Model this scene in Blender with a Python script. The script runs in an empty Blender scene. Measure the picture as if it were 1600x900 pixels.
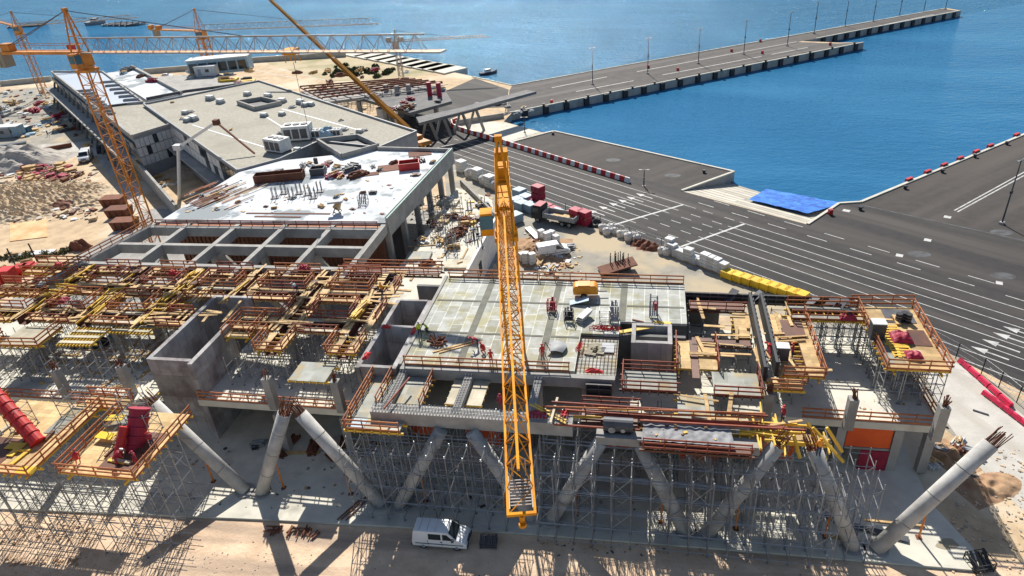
import bpy, bmesh, math, random
from mathutils import Vector, Matrix, noise
from mathutils.geometry import tessellate_polygon
random.seed(7)
R = math.radians
sc = bpy.context.scene
COL = sc.collection

# ------------------------------------------------------------------ camera (building axes: X along the facade, Y into the site)
F, HC = 1066.7, 48.0
_p, _r, _a = R(29.83), R(-4.80), R(12.72)
_M = Matrix(((math.cos(_a), -math.sin(_a), 0), (math.sin(_a), math.cos(_a), 0), (0, 0, 1)))
_f = Vector((0, math.cos(_p), -math.sin(_p))); _u0 = Vector((0, math.sin(_p), math.cos(_p))); _x = Vector((1, 0, 0))
RT = _M @ (_x*math.cos(_r) + _u0*math.sin(_r)); UP = _M @ (-_x*math.sin(_r) + _u0*math.cos(_r)); FW = _M @ _f
CP = Vector((0, 0, HC))
def P(px, py, z=0.0):
    """where the sight line of a photo point meets the level z"""
    d = (px-800)/F*RT - (py-450)/F*UP + FW
    return CP + d*((z-HC)/d.z)
def P2(px, py, z=0.0):
    v = P(px, py, z); return (v.x, v.y)
cam = bpy.data.cameras.new('camera'); co = bpy.data.objects.new('camera', cam); COL.objects.link(co)
cam.sensor_width = 36; cam.lens = 36*F/1600; cam.clip_end = 20000; cam.clip_start = .5
co.matrix_world = Matrix((( RT.x, UP.x, -FW.x, CP.x), (RT.y, UP.y, -FW.y, CP.y), (RT.z, UP.z, -FW.z, CP.z), (0, 0, 0, 1)))
sc.camera = co

# ------------------------------------------------------------------ light
EL, SAZ = 41.0, Vector((-.29, .956, 0)).normalized()
w = bpy.data.worlds.new('World'); sc.world = w; w.use_nodes = True
nt = w.node_tree; sky = nt.nodes.new('ShaderNodeTexSky'); sky.sky_type = 'NISHITA'; sky.sun_disc = False
sky.sun_elevation = R(EL); sky.sun_rotation = math.atan2(SAZ.x, SAZ.y) % (2*math.pi); sky.dust_density = .6
nt.links.new(sky.outputs[0], nt.nodes['Background'].inputs[0]); nt.nodes['Background'].inputs[1].default_value = .075
sl = bpy.data.lights.new('sun', 'SUN'); sl.energy = 5.0; sl.angle = R(.5); sl.color = (1, .95, .87)
so = bpy.data.objects.new('sun', sl); COL.objects.link(so); so.location = (-30, 90, 120)
sd = SAZ*math.cos(R(EL)) + Vector((0, 0, math.sin(R(EL))))
so.rotation_euler = sd.to_track_quat('Z', 'Y').to_euler()
vs = sc.view_settings; vs.view_transform = 'Standard'; vs.look = 'None'; vs.gamma = 1; vs.use_curve_mapping = False; vs.exposure = .52
sc.cycles.max_bounces = 6; sc.cycles.diffuse_bounces = 3; sc.cycles.glossy_bounces = 2; sc.cycles.transmission_bounces = 2

# ------------------------------------------------------------------ materials
MATS = {}
def mat(name, c1, c2=None, scale=.6, rough=.85, metal=0, vert=False, st=None, bump=0, bscale=None, c3=None, s3=.08, w3=(.5, .62), vary=.12, tex=None, spec=.4, mid=(.35, .65)):
    m = bpy.data.materials.new(name); m.use_nodes = True; n = m.node_tree; N = n.nodes; Lk = n.links
    b = N['Principled BSDF']; b.inputs['Roughness'].default_value = rough; b.inputs['Metallic'].default_value = metal
    b.inputs['Specular IOR Level'].default_value = spec
    c2 = c2 or tuple(x*.75 for x in c1)
    g = N.new('ShaderNodeNewGeometry'); pos = g.outputs['Position']
    def nz(s, d=5, ro=.6):
        t = N.new('ShaderNodeTexNoise'); t.inputs['Scale'].default_value = s; t.inputs['Detail'].default_value = d; t.inputs['Roughness'].default_value = ro
        Lk.new(pos, t.inputs['Vector']); return t.outputs['Fac']
    def ramp(f, a, z, ca, cz):
        r = N.new('ShaderNodeValToRGB'); r.color_ramp.elements[0].position = a; r.color_ramp.elements[1].position = z
        r.color_ramp.elements[0].color = (*ca, 1); r.color_ramp.elements[1].color = (*cz, 1); Lk.new(f, r.inputs[0]); return r.outputs[0]
    def mix(f, A, B, bt='MIX'):
        x = N.new('ShaderNodeMix'); x.data_type = 'RGBA'; x.blend_type = bt
        for s, v in ((x.inputs[0], f), (x.inputs[6], A), (x.inputs[7], B)):
            if isinstance(v, (int, float)): s.default_value = v
            elif isinstance(v, tuple): s.default_value = (*v, 1)
            else: Lk.new(v, s)
        return x.outputs[2]
    col = ramp(nz(scale), mid[0], mid[1], c1, c2)
    def nzs(s):
        if not st: return nz(s, 4)
        mp = N.new('ShaderNodeMapping'); mp.inputs['Rotation'].default_value = (0, 0, R(st[0])); mp.inputs['Scale'].default_value = (st[1], 1, 1); vr = N.new('ShaderNodeVectorRotate'); vr.inputs['Angle'].default_value = R(st[0]); vr.rotation_type = 'Z_AXIS'; Lk.new(pos, vr.inputs[0]); mp.inputs['Rotation'].default_value = (0, 0, 0); Lk.new(vr.outputs[0], mp.inputs[0])
        t = N.new('ShaderNodeTexNoise'); t.inputs['Scale'].default_value = s; t.inputs['Detail'].default_value = 5; Lk.new(mp.outputs[0], t.inputs['Vector']); return t.outputs['Fac']
    if c3: col = mix(ramp(nzs(s3), w3[0], w3[1], (0, 0, 0), (1, 1, 1)), col, c3)
    hgt = None
    if tex:                                   # boards or panels: (kind, width, row, mortar, dark, angle)
        wd, rw, mo, dark, ang = tex
        mp = N.new('ShaderNodeMapping'); mp.inputs['Rotation'].default_value = (0, 0, R(ang)); Lk.new(pos, mp.inputs[0])
        if vert:
            sx = N.new('ShaderNodeSeparateXYZ'); Lk.new(pos, sx.inputs[0]); ad = N.new('ShaderNodeMath'); Lk.new(sx.outputs[0], ad.inputs[0]); Lk.new(sx.outputs[1], ad.inputs[1]); cx = N.new('ShaderNodeCombineXYZ'); Lk.new(ad.outputs[0], cx.inputs[0]); Lk.new(sx.outputs[2], cx.inputs[1]); Lk.new(cx.outputs[0], mp.inputs[0])
        bt = N.new('ShaderNodeTexBrick'); Lk.new(mp.outputs[0], bt.inputs[0])
        bt.inputs['Scale'].default_value = 1; bt.inputs['Brick Width'].default_value = wd; bt.inputs['Row Height'].default_value = rw
        bt.inputs['Mortar Size'].default_value = mo; bt.inputs['Color1'].default_value = (1, 1, 1, 1); bt.inputs['Color2'].default_value = (.62, .62, .6, 1)
        bt.inputs['Mortar'].default_value = (*dark, 1); bt.inputs['Mortar Smooth'].default_value = .1
        col = mix(.9, col, bt.outputs[0], 'MULTIPLY')
    if vary:
        oi = N.new('ShaderNodeObjectInfo'); mr = N.new('ShaderNodeMapRange'); Lk.new(oi.outputs['Random'], mr.inputs[0])
        mr.inputs[3].default_value = 1-vary; mr.inputs[4].default_value = 1+vary
        hs = N.new('ShaderNodeHueSaturation'); Lk.new(mr.outputs[0], hs.inputs['Value']); Lk.new(col, hs.inputs['Color']); col = hs.outputs[0]
    Lk.new(col, b.inputs['Base Color'])
    if bump:
        bp = N.new('ShaderNodeBump'); bp.inputs['Strength'].default_value = bump; bp.inputs['Distance'].default_value = .1
        Lk.new(nz(bscale or scale*6, 4), bp.inputs['Height']); Lk.new(bp.outputs[0], b.inputs['Normal'])
    MATS[name] = m; return m
M = MATS
mat('sand', (.60, .45, .28), (.42, .305, .19), .35, .95, bump=.5, bscale=2.5, c3=(.62, .52, .38), s3=.06, vary=0)
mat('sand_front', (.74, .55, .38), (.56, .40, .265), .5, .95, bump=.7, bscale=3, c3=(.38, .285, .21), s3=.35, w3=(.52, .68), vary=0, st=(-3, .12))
mat('yard', (.36, .33, .27), (.24, .225, .19), .3, .95, bump=.25, bscale=3, c3=(.45, .37, .25), s3=.07, vary=0)
mat('track', (.56, .53, .48), (.44, .42, .38), .35, .95, bump=.2, bscale=3, c3=(.40, .36, .30), s3=.4, w3=(.5, .7), vary=0, st=(62, .08))
mat('asphalt', (.034, .031, .030), (.023, .0215, .0215), .8, .85, bump=.15, bscale=8, c3=(.068, .060, .054), s3=.30, w3=(.46, .70), vary=0, st=(39, .06))
mat('asphalt_brown', (.058, .050, .045), (.042, .037, .034), .6, .9, bump=.15, bscale=8, c3=(.082, .070, .061), s3=.25, w3=(.44, .70), vary=0, st=(-42, .07))
mat('asphalt_pier', (.090, .080, .074), (.062, .056, .052), .4, .9, c3=(.12, .108, .10), s3=.22, vary=0, st=(-34, .06))
mat('paint', (.52, .52, .50), (.22, .22, .21), 1.2, .7, vary=0, mid=(.45, .75))
mat('concrete', (.40, .385, .355), (.30, .29, .27), .7, .9, bump=.15, bscale=5, c3=(.25, .24, .225), s3=.25, w3=(.52, .72), vary=.08)
mat('concrete_pale', (.66, .63, .53), (.52, .50, .43), .45, .9, bump=.1, bscale=5, c3=(.36, .34, .29), s3=.2, w3=(.55, .7), vary=.05)
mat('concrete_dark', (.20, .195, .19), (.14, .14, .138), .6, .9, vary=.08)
mat('slip', (.62, .58, .49), (.50, .46, .39), .4, .9, vary=0, tex=(60, 1.3, .2, (.5, .5, .48), 39))
mat('deck_panel', (.50, .51, .47), (.35, .36, .33), .9, .8, bump=.05, c3=(.36, .34, .21), s3=.45, w3=(.50, .64), vary=0, tex=(2.42, 1.22, .045, (1.35, 1.35, 1.3), 90))
mat('concrete_wall', (.48, .46, .45), (.33, .315, .31), .45, .9, bump=.15, bscale=5, c3=(.24, .20, .195), s3=.3, w3=(.52, .68), vary=.06, tex=(1.25, 2.7, .03, (.6, .58, .57), 0), vert=True)
mat('concrete_col', (.54, .53, .50), (.38, .37, .35), .8, .85, bump=.1, bscale=5, c3=(.36, .35, .33), s3=.3, w3=(.55, .7), vary=.04)
mat('crane_orange', (.66, .25, .03), (.45, .16, .025), .6, .5, vary=0)
mat('boom', (.30, .135, .025), (.20, .09, .02), .4, .9, vary=0, spec=.05)
mat('white_roof', (.60, .625, .645), (.50, .525, .545), .25, .85, c3=(.24, .27, .285), s3=.14, w3=(.54, .60), vary=0)
mat('gravel_roof', (.42, .395, .325), (.31, .29, .24), 1.6, .95, bump=.6, bscale=5, c3=(.30, .28, .23), s3=.09, w3=(.5, .68), vary=.02)
mat('blue_roof', (.42, .47, .54), (.36, .41, .48), .1, .5, vary=0)
mat('ply', (.72, .51, .25), (.54, .36, .16), 1.2, .75, vary=.15, tex=(2.5, .5, .012, (.45, .4, .35), 0))
mat('ply_pale', (.62, .56, .42), (.48, .43, .31), 1.0, .7, vary=.12, tex=(2.5, 1.25, .015, (.5, .48, .42), 0))
mat('ply_grey', (.40, .41, .37), (.28, .29, .25), .9, .7, vary=.12, c3=(.42, .34, .19), s3=.6, tex=(2.5, 1.25, .03, (.9, .9, .86), 90))
mat('film_ply', (.16, .065, .038), (.095, .045, .03), .8, .55, vary=.15)
mat('beam_yellow', (.80, .52, .06), (.66, .40, .05), 1.5, .6, vary=.12)
mat('timber', (.60, .42, .20), (.40, .25, .11), 2, .8, vary=.25)
mat('rail', (.47, .17, .055), (.30, .095, .04), 1.0, .7, vary=.2)
mat('rail_red', (.31, .075, .04), (.19, .05, .03), 1.0, .7, vary=.2)
mat('red', (.60, .035, .03), (.45, .025, .025), 1.0, .5, vary=.15)
mat('crimson', (.38, .02, .05), (.26, .015, .04), 1.0, .6, vary=.15)
mat('red_panel', (.85, .13, .02), (.72, .09, .02), .4, .6, vary=.1)
mat('rust', (.20, .075, .04), (.13, .05, .03), 1.2, .85, vary=.2)
mat('steel', (.36, .375, .39), (.22, .23, .24), 2, .4, metal=.4, vary=.1)
mat('steel_dark', (.10, .105, .115), (.07, .07, .08), 1, .55, metal=.3, vary=.15)
mat('black', (.022, .024, .028), (.03, .03, .034), 1, .6, vary=.1)
mat('crane', (.76, .32, .012), (.52, .19, .012), .8, .7, vary=0, spec=.15)
mat('crane_far', (.60, .26, .05), (.42, .17, .04), .4, .6, vary=0)
mat('crane_grey', (.40, .34, .30), (.30, .26, .24), .4, .6, vary=0)
mat('counterweight', (.30, .27, .22), (.24, .22, .18), .5, .9, vary=0)
mat('cable', (.08, .07, .07), (.06, .05, .05), 1, .6, vary=0)
mat('white', (.80, .80, .79), (.72, .72, .71), .8, .35, vary=.05)
mat('offwhite', (.66, .67, .66), (.52, .53, .53), 1.5, .7, vary=.12)
mat('sack', (.68, .66, .62), (.50, .48, .45), 2.0, .9, bump=.6, bscale=3, vary=.1)
mat('glass', (.02, .03, .035), (.03, .04, .045), 1, .08, vary=0, spec=.6)
mat('tyre', (.02, .02, .02), (.03, .03, .03), 2, .9, vary=0)
mat('grey', (.32, .33, .34), (.25, .26, .27), 1, .6, vary=.15)
mat('bluegrey', (.30, .42, .50), (.22, .32, .40), 1, .55, vary=.2)
mat('green_trim', (.03, .22, .18), (.02, .16, .14), 1, .5, vary=0)
mat('teal', (.05, .16, .22), (.04, .12, .17), 1, .5, vary=.1)
mat('blue_tarp', (.02, .13, .55), (.05, .24, .68), .9, .35, bump=.5, bscale=2, vary=0, c3=(.015, .08, .40), s3=.5)
mat('yellow', (.78, .52, .02), (.62, .40, .02), 1, .5, vary=.1)
mat('orange', (.85, .33, .02), (.70, .25, .02), 1, .5, vary=.1)
mat('prop_orange', (.75, .25, .03), (.55, .17, .03), 1, .5, vary=.1)
mat('hivis', (.55, .75, .03), (.45, .65, .03), 1, .6, vary=0)
mat('skin', (.45, .26, .17), (.40, .22, .15), 3, .6, vary=.1)
mat('navy', (.03, .045, .09), (.025, .035, .07), 2, .8, vary=.1)
mat('brick_dirt', (.44, .29, .17), (.33, .19, .11), .8, .95, bump=.6, bscale=3, vary=.1)
mat('rubble', (.64, .49, .32), (.46, .34, .215), 1.1, .95, bump=1, bscale=2.2, vary=0, c3=(.52, .43, .31), s3=.5)
mat('gravel', (.46, .42, .37), (.38, .35, .31), 1.4, .95, bump=.5, bscale=6, vary=0)
mat('shrub', (.06, .085, .03), (.035, .05, .02), .8, .9, vary=.25)
mat('dune', (.50, .41, .27), (.42, .34, .20), .08, .95, vary=0, c3=(.30, .27, .14), s3=.07, w3=(.5, .66))
mat('rock', (.55, .52, .46), (.42, .40, .35), .5, .9, vary=.1)
mat('stone_mix', (.50, .44, .36), (.30, .26, .22), 1.2, .9, vary=.3)
def water(name, bumps):
    m = mat(name, (.020, .115, .235), (.027, .142, .280), .02, .13, vary=0, spec=.20, mid=(.3, .7), c3=(.040, .172, .315), s3=.035, w3=(.48, .72), st=(20, .3)); n = m.node_tree
    N = n.nodes; Lk = n.links; b = N['Principled BSDF']; g = [x for x in N if x.type == 'NEW_GEOMETRY'][0]
    hs = None
    for s, dist in bumps:
        mp = N.new('ShaderNodeMapping'); mp.inputs['Rotation'].default_value = (0, 0, R(25)); mp.inputs['Scale'].default_value = (s*.55, s, s); Lk.new(g.outputs['Position'], mp.inputs[0])
        t = N.new('ShaderNodeTexNoise'); t.inputs['Scale'].default_value = 1; t.inputs['Detail'].default_value = 3; Lk.new(mp.outputs[0], t.inputs['Vector'])
        bp = N.new('ShaderNodeBump'); bp.inputs['Strength'].default_value = 1; bp.inputs['Distance'].default_value = dist*2.2; Lk.new(t.outputs['Fac'], bp.inputs['Height'])
        if hs: Lk.new(hs, bp.inputs['Normal'])
        hs = bp.outputs[0]
    bc = b.inputs['Base Color'].links[0].from_socket; N.remove(b)
    df = N.new('ShaderNodeBsdfDiffuse'); Lk.new(bc, df.inputs[0]); Lk.new(hs, df.inputs['Normal'])
    gl = N.new('ShaderNodeBsdfGlossy'); gl.inputs['Roughness'].default_value = .07; gl.inputs[0].default_value = (.52, .76, 1, 1); Lk.new(hs, gl.inputs['Normal'])
    fr = N.new('ShaderNodeFresnel'); fr.inputs[0].default_value = 1.33; Lk.new(hs, fr.inputs['Normal']); ml = N.new('ShaderNodeMath'); ml.operation = 'MULTIPLY'; ml.inputs[1].default_value = .62; Lk.new(fr.outputs[0], ml.inputs[0])
    mx = N.new('ShaderNodeMixShader'); Lk.new(ml.outputs[0], mx.inputs[0]); Lk.new(df.outputs[0], mx.inputs[1]); Lk.new(gl.outputs[0], mx.inputs[2]); Lk.new(mx.outputs[0], [x for x in N if x.type == 'OUTPUT_MATERIAL'][0].inputs[0])
water('sea', ((.10, .36), (.5, .26), (1.6, .26))); water('harbour_water', ((.10, .13), (.6, .08), (2.2, .05)))

# ------------------------------------------------------------------ mesh helpers
class MB:
    def __init__(s): s.v = []; s.f = []; s.mi = []; s.k = 0
    def add(s, vs, fs):
        o = len(s.v); s.v += [Vector(x) for x in vs]; s.f += [tuple(i+o for i in f) for f in fs]; s.mi += [s.k]*len(fs); return s
    def hexa(s, a): return s.add(a, [(0, 3, 2, 1), (4, 5, 6, 7), (0, 1, 5, 4), (1, 2, 6, 5), (2, 3, 7, 6), (3, 0, 4, 7)])
    def box(s, x0, x1, y0, y1, z0, z1):
        return s.hexa([(x0, y0, z0), (x1, y0, z0), (x1, y1, z0), (x0, y1, z0), (x0, y0, z1), (x1, y0, z1), (x1, y1, z1), (x0, y1, z1)])
    def obox(s, c, ang, hx, hy, z0, z1):
        ca, sa = math.cos(ang), math.sin(ang); q = [(c[0]+x*ca-y*sa, c[1]+x*sa+y*ca) for x, y in ((-hx, -hy), (hx, -hy), (hx, hy), (-hx, hy))]
        return s.hexa([(*p, z0) for p in q]+[(*p, z1) for p in q])
    def bar(s, a, b, w=.1, h=None, up=(0, 0, 1)):
        a = Vector(a); b = Vector(b); h = h or w; d = (b-a)
        if d.length < 1e-5: return s
        d.normalize(); u = Vector(up)
        if abs(d.dot(u)) > .98: u = Vector((0, 1, 0))
        x = d.cross(u).normalized()*(w/2); y = x.cross(d).normalized()*(h/2)
        return s.hexa([a-x-y, a+x-y, a+x+y, a-x+y, b-x-y, b+x-y, b+x+y, b-x+y])
    def tube(s, a, b, r, n=5, r2=None, cap=True):
        a = Vector(a); b = Vector(b); r2 = r if r2 is None else r2; d = (b-a)
        if d.length < 1e-5: return s
        d.normalize(); u = Vector((0, 0, 1)) if abs(d.z) < .95 else Vector((1, 0, 0))
        x = d.cross(u).normalized(); y = d.cross(x).normalized(); vs = []
        for c, q in ((a, r), (b, r2)):
            vs += [c+x*(q*math.cos(2*math.pi*i/n))+y*(q*math.sin(2*math.pi*i/n)) for i in range(n)]
        fs = [(i, i+n, (i+1) % n+n, (i+1) % n) for i in range(n)]
        if cap: fs += [tuple(range(n)), tuple(range(2*n-1, n-1, -1))]
        return s.add(vs, fs)
    def prism(s, poly, z0, z1, bottom=True):
        n = len(poly)
        ar = sum(poly[i][0]*poly[(i+1) % n][1]-poly[(i+1) % n][0]*poly[i][1] for i in range(n))
        if ar < 0: poly = poly[::-1]
        t = tessellate_polygon([[Vector((p[0], p[1], 0)) for p in poly]])
        vs = [(p[0], p[1], z0) for p in poly]+[(p[0], p[1], z1) for p in poly]
        top = []
        for a, b2, c in t:
            A, B, Cc = [Vector((*poly[i][:2], 0)) for i in (a, b2, c)]
            top.append((a, b2, c) if (B-A).cross(Cc-A).z > 0 else (a, c, b2))
        s.add(vs, [tuple(i+n for i in f) for f in top]+([tuple(reversed(f)) for f in top] if bottom else [])+[(i, (i+1) % n, (i+1) % n+n, i+n) for i in range(n)])
        return s
    def sheet(s, poly, z):
        n = len(poly); t = tessellate_polygon([[Vector((p[0], p[1], 0)) for p in poly]]); fs = []
        for a, b2, c in t:
            A, B, Cc = [Vector((*poly[i][:2], 0)) for i in (a, b2, c)]
            fs.append((a, b2, c) if (B-A).cross(Cc-A).z > 0 else (a, c, b2))
        return s.add([(p[0], p[1], z) for p in poly], fs)
    def grid(s, fn, nu, nv):
        vs = [fn(i/nu, j/nv) for j in range(nv+1) for i in range(nu+1)]
        return s.add(vs, [(j*(nu+1)+i, j*(nu+1)+i+1, (j+1)*(nu+1)+i+1, (j+1)*(nu+1)+i) for j in range(nv) for i in range(nu)])
    def build(s, name, ms, parent=None, smooth=False, loc=None):
        """one mesh object; the points are in world axes, its origin is set at loc (or under the middle of its points)"""
        if parent is not None:
            pp_ = parent
            while pp_ is not None and not pp_.get('_inv'): pp_ = pp_.parent
            inv = pp_.get('_inv') if pp_ is not None else None; T_ = Matrix([inv[i*4:i*4+4] for i in range(4)]) if inv else Matrix()
            vs = [T_ @ v for v in s.v]; o_loc = (0, 0, 0)
        else:
            if loc is None:
                xs = [v.x for v in s.v]; ys = [v.y for v in s.v]; zs = [v.z for v in s.v]
                loc = ((min(xs)+max(xs))/2, (min(ys)+max(ys))/2, min(zs))
            lv = Vector(loc); vs = [v-lv for v in s.v]; o_loc = loc
        me = bpy.data.meshes.new(name); me.from_pydata(vs, [], s.f)
        for mm in (ms if isinstance(ms, (list, tuple)) else [ms]): me.materials.append(M[mm] if isinstance(mm, str) else mm)
        me.polygons.foreach_set('material_index', s.mi)
        if smooth: me.polygons.foreach_set('use_smooth', [True]*len(me.polygons))
        me.update(); o = bpy.data.objects.new(name, me); COL.objects.link(o); o.location = o_loc
        if parent is not None: o.parent = parent
        s.obj = o; return o
def tag(o, label, cat, group=None):
    o['label'] = label; o['category'] = cat
    if group: o['group'] = group
    return o
def thing(name, label, cat, loc=(0, 0, 0), rz=0, group=None):
    o = bpy.data.objects.new(name, None); COL.objects.link(o); o.location = loc; o.rotation_euler = (0, 0, rz); o.empty_display_size = .5
    Tm = (Matrix.Translation(Vector(loc)) @ Matrix.Rotation(rz, 4, 'Z')).inverted()
    o['_inv'] = [Tm[i][j] for i in range(4) for j in range(4)]
    return tag(o, label, cat, group)
def local(name, label, cat, group=None):       # a prototype, built about its own base
    o = bpy.data.objects.new(name, None); COL.objects.link(o); return tag(o, label, cat, group)
KIDS = {}
def dup(root, loc, rz=0, label=None, group=None, scale=None):
    if root.name not in KIDS: KIDS[root.name] = [(c, list(c.children)) for c in root.children]
    r = root.copy(); COL.objects.link(r); r.location = loc; r.rotation_euler = (0, 0, rz)
    if scale: r.scale = scale if not isinstance(scale, (int, float)) else (scale,)*3
    if label: r['label'] = label
    if group: r['group'] = group
    for c, gs in KIDS[root.name]:
        cc = c.copy(); COL.objects.link(cc); cc.parent = r
        for g_ in gs:
            gg = g_.copy(); COL.objects.link(gg); gg.parent = cc
    return r
class Kind:
    """builds the first of a kind once, then places copies"""
    def __init__(s, fn): s.fn = fn; s.root = None
    def __call__(s, loc, rz=0, label=None, group=None, scale=None):
        if s.root is None:
            s.root = s.fn(); o = s.root; KIDS[o.name] = [(c, list(c.children)) for c in o.children]
            o.location = loc; o.rotation_euler = (0, 0, rz)
            if scale: o.scale = scale if not isinstance(scale, (int, float)) else (scale,)*3
            if label: o['label'] = label
            if group: o['group'] = group
            return o
        return dup(s.root, loc, rz, label, group, scale)
def struct(mb, name, ms, loc=(0, 0, 0), kind='structure', smooth=False):
    o = mb.build(name, ms, loc=loc, smooth=smooth); o['kind'] = kind; return o
def one(mb, name, ms, label, cat, group=None, smooth=False):
    return tag(mb.build(name, ms, smooth=smooth), label, cat, group)
U = Vector((math.cos(R(-39)), math.sin(R(-39)), 0)); NV = Vector((-U.y, U.x, 0))     # along the quay road, and across it
def TN(p): v = Vector((p[0], p[1], 0)); return v.dot(U), v.dot(NV)
def UN(t, n_, z=0): v = U*t+NV*n_; return (v.x, v.y, z)
rnd = random.uniform
ORD = 'first second third fourth fifth sixth seventh eighth ninth tenth eleventh twelfth'.split()
# ================================================================== SETTING
q = MB(); q.add([(-5000, -600, -2.0), (6000, -600, -2.0), (6000, 9000, -2.0), (-5000, 9000, -2.0)], [(0, 1, 2, 3)]); struct(q, 'sea', 'sea')
q = MB(); q.sheet([P2(770, 196), P2(800, 174), P2(1500, 15), (700, 680), (700, 250), (20, 98), (-30, 140)], -1.96); struct(q, 'harbour_water', 'harbour_water')
coast = [(332, 380)]+[P2(*c) for c in ((1345, 315), (1312, 317), (1262, 350), (1065, 298), (1148, 268), (865, 204), (848, 207), (787, 190), (800, 176),
         (1350, 66), (1311, 66.5), (1248, 64), (1275, 60), (1502, 16.5), (1478, 12.5), (800, 133), (738, 119), (700, 111), (545, 84), (400, 93), (330, 103), (225, 112), (80, 123), (0, 131))]
coast += [(-420, 210), (-600, 210), (-600, -200), (420, -200), (420, 380)]
q = MB(); q.prism(coast, -6, 0, bottom=False)
for i, f in enumerate(q.f):
    if len(f) == 4: q.mi[i] = 1
struct(q, 'ground', ['sand', 'concrete'])
q = MB(); q.sheet([P2(*c) for c in ((690, 232), (715, 262), (830, 312), (935, 358), (1030, 393), (1260, 463), (1430, 522), (1500, 565), (1700, 690), (1700, 830), (1560, 740), (1440, 640), (1200, 500), (900, 470), (780, 420), (700, 330))], .004)
struct(q, 'site_yard', 'yard')
q = MB(); q.sheet([P2(*c) for c in ((1440, 545), (1510, 572), (1600, 650), (1750, 770), (1750, 990), (1600, 800), (1530, 730), (1480, 660), (1450, 600))], .008)
struct(q, 'site_track', 'track')
q = MB(); q.sheet([P2(*c) for c in ((-120, 262), (0, 238), (60, 226), (130, 215), (190, 235), (215, 290), (232, 335), (215, 335), (190, 300), (150, 245), (60, 246), (0, 262), (-120, 290))], .004); struct(q, 'site_road', 'track')
q = MB(); q.sheet([P2(*c) for c in ((-200, 165), (0, 142), (80, 135), (100, 160), (150, 220), (60, 226), (0, 238), (-200, 275))], .008); struct(q, 'storage_ground', 'yard')
asph = [P2(*c) for c in ((1750, 690), (1500, 562), (1430, 520), (1260, 462), (1030, 392), (935, 357), (830, 311), (715, 261), (640, 205), (610, 165), (690, 145), (742, 122), (795, 140), (790, 181), (740, 188), (702, 196), (800, 222), (865, 206), (1143, 268.5), (1063, 298), (1261, 351), (1312, 318.5), (1346, 317))]+[(326, 378), (400, 300), (300, 100)]
q = MB(); q.sheet(asph, .012); struct(q, 'quay_asphalt', 'asphalt')
q = MB(); q.sheet([P2(1346, 319), P2(1350, 317)]+[(324, 377), (395, 300), (300, 100)]+[P2(1612, 379)], .0155); struct(q, 'inner_quay_asphalt', 'asphalt_brown')
q = MB(); q.sheet([P2(*c) for c in ((801, 223.5), (865, 206.5), (1141, 268.7), (1062, 296.5))], .0155); struct(q, 'mole_asphalt', 'asphalt_brown')
q = MB(); q.sheet([P2(*c) for c in ((796, 141), (800, 134.5), (1476, 14), (1497, 17), (1272, 61), (1246, 65.5), (1310, 68), (1344, 66), (803, 174), (791, 181))], .012); struct(q, 'pier_asphalt', 'asphalt_pier')
q = MB(); q.sheet([P2(*c) for c in ((704, 197), (740, 189), (786, 191), (846, 207), (799, 221.5))], .016); struct(q, 'pale_slipway', 'concrete_pale')
def slip(a, b2, c, d, name, ms, z0, z1, off=0):
    A, B, Cc, D = [P(*x, z0) for x in (a, b2)]+[P(*x, z1) for x in (c, d)]
    q = MB(); q.add([A, B, Cc, D], [(0, 1, 2, 3)]); q.add([v-Vector((0, 0, .3)) for v in (A, B, Cc, D)], [(3, 2, 1, 0)]); return q
struct(slip((1065, 299), (1262, 351), (1312, 331), (1140, 280), 's', 0, .02, -2.3), 'ribbed_slipway', 'slip')
q = MB(); A, B = P(1190, 331, -.02), P(1252, 348, -.02); D0, C0 = P(1172, 312, -1.0), P(1245, 340, -.4)
pts = [P(1170, 313, -.55), P(1262, 334.5, -.40), P(1318, 319, -1.55), P(1197, 296, -1.75)]
def fn(u, v):
    p = pts[0].lerp(pts[1], u).lerp(pts[3].lerp(pts[2], u), v); return p+Vector((0, 0, .16+.10*noise.noise(p*.9)))
q.grid(fn, 26, 14)
tarp = one(q, 'blue_tarp', 'blue_tarp', 'crumpled bright blue tarpaulin spread at the foot of the ribbed slipway', 'tarpaulin', smooth=True)
# kerbs along the quay edges
q = MB()
for ch in (((800, 222), (865, 204.6), (1147, 268), (1065, 297.6)), ((1262, 350), (1311, 317.5), (1345, 315.4)), ((796, 175.8), (1349, 66)), ((1275, 60), (1500, 16.6)), ((800, 133.3), (1478, 12.8)), ((738, 119.5), (800, 133.3))):
    for c0, c1 in zip(ch, ch[1:]): q.bar(P(*c0, .10), P(*c1, .10), .45, .22)
q.bar(P(1345, 315.4, .10), (330, 378.5, .1), .5, .22)
struct(q, 'quay_kerb', 'concrete_pale')
# painted markings
q = MB(); PZ = .018
def line(t0, t1, n_, wd=.13): q.add([UN(t0, n_-wd/2, PZ), UN(t1, n_-wd/2, PZ), UN(t1, n_+wd/2, PZ), UN(t0, n_+wd/2, PZ)], [(0, 1, 2, 3)])
def pline(a, b2, wd=.2, z=PZ):
    A, B = P(*a, z), P(*b2, z); d = (B-A).normalized(); x = Vector((-d.y, d.x, 0))*wd/2; q.add([A-x, B-x, B+x, A+x], [(0, 1, 2, 3)])
offs = [73.2, 75.3, 77.4, 79.6, 81.96, 84.1, 86.1, 88.0, 90.46]
c1a, c1b = TN(P(957, 352)), TN(P(1067, 320)); c2a, c2b = TN(P(1060, 387)), TN(P(1163, 350)); c0a, c0b = TN(P(690, 229)), TN(P(748, 219))
def tcross(a, b2, n_): return a[0]+(b2[0]-a[0])*(n_-a[1])/(b2[1]-a[1])
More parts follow.
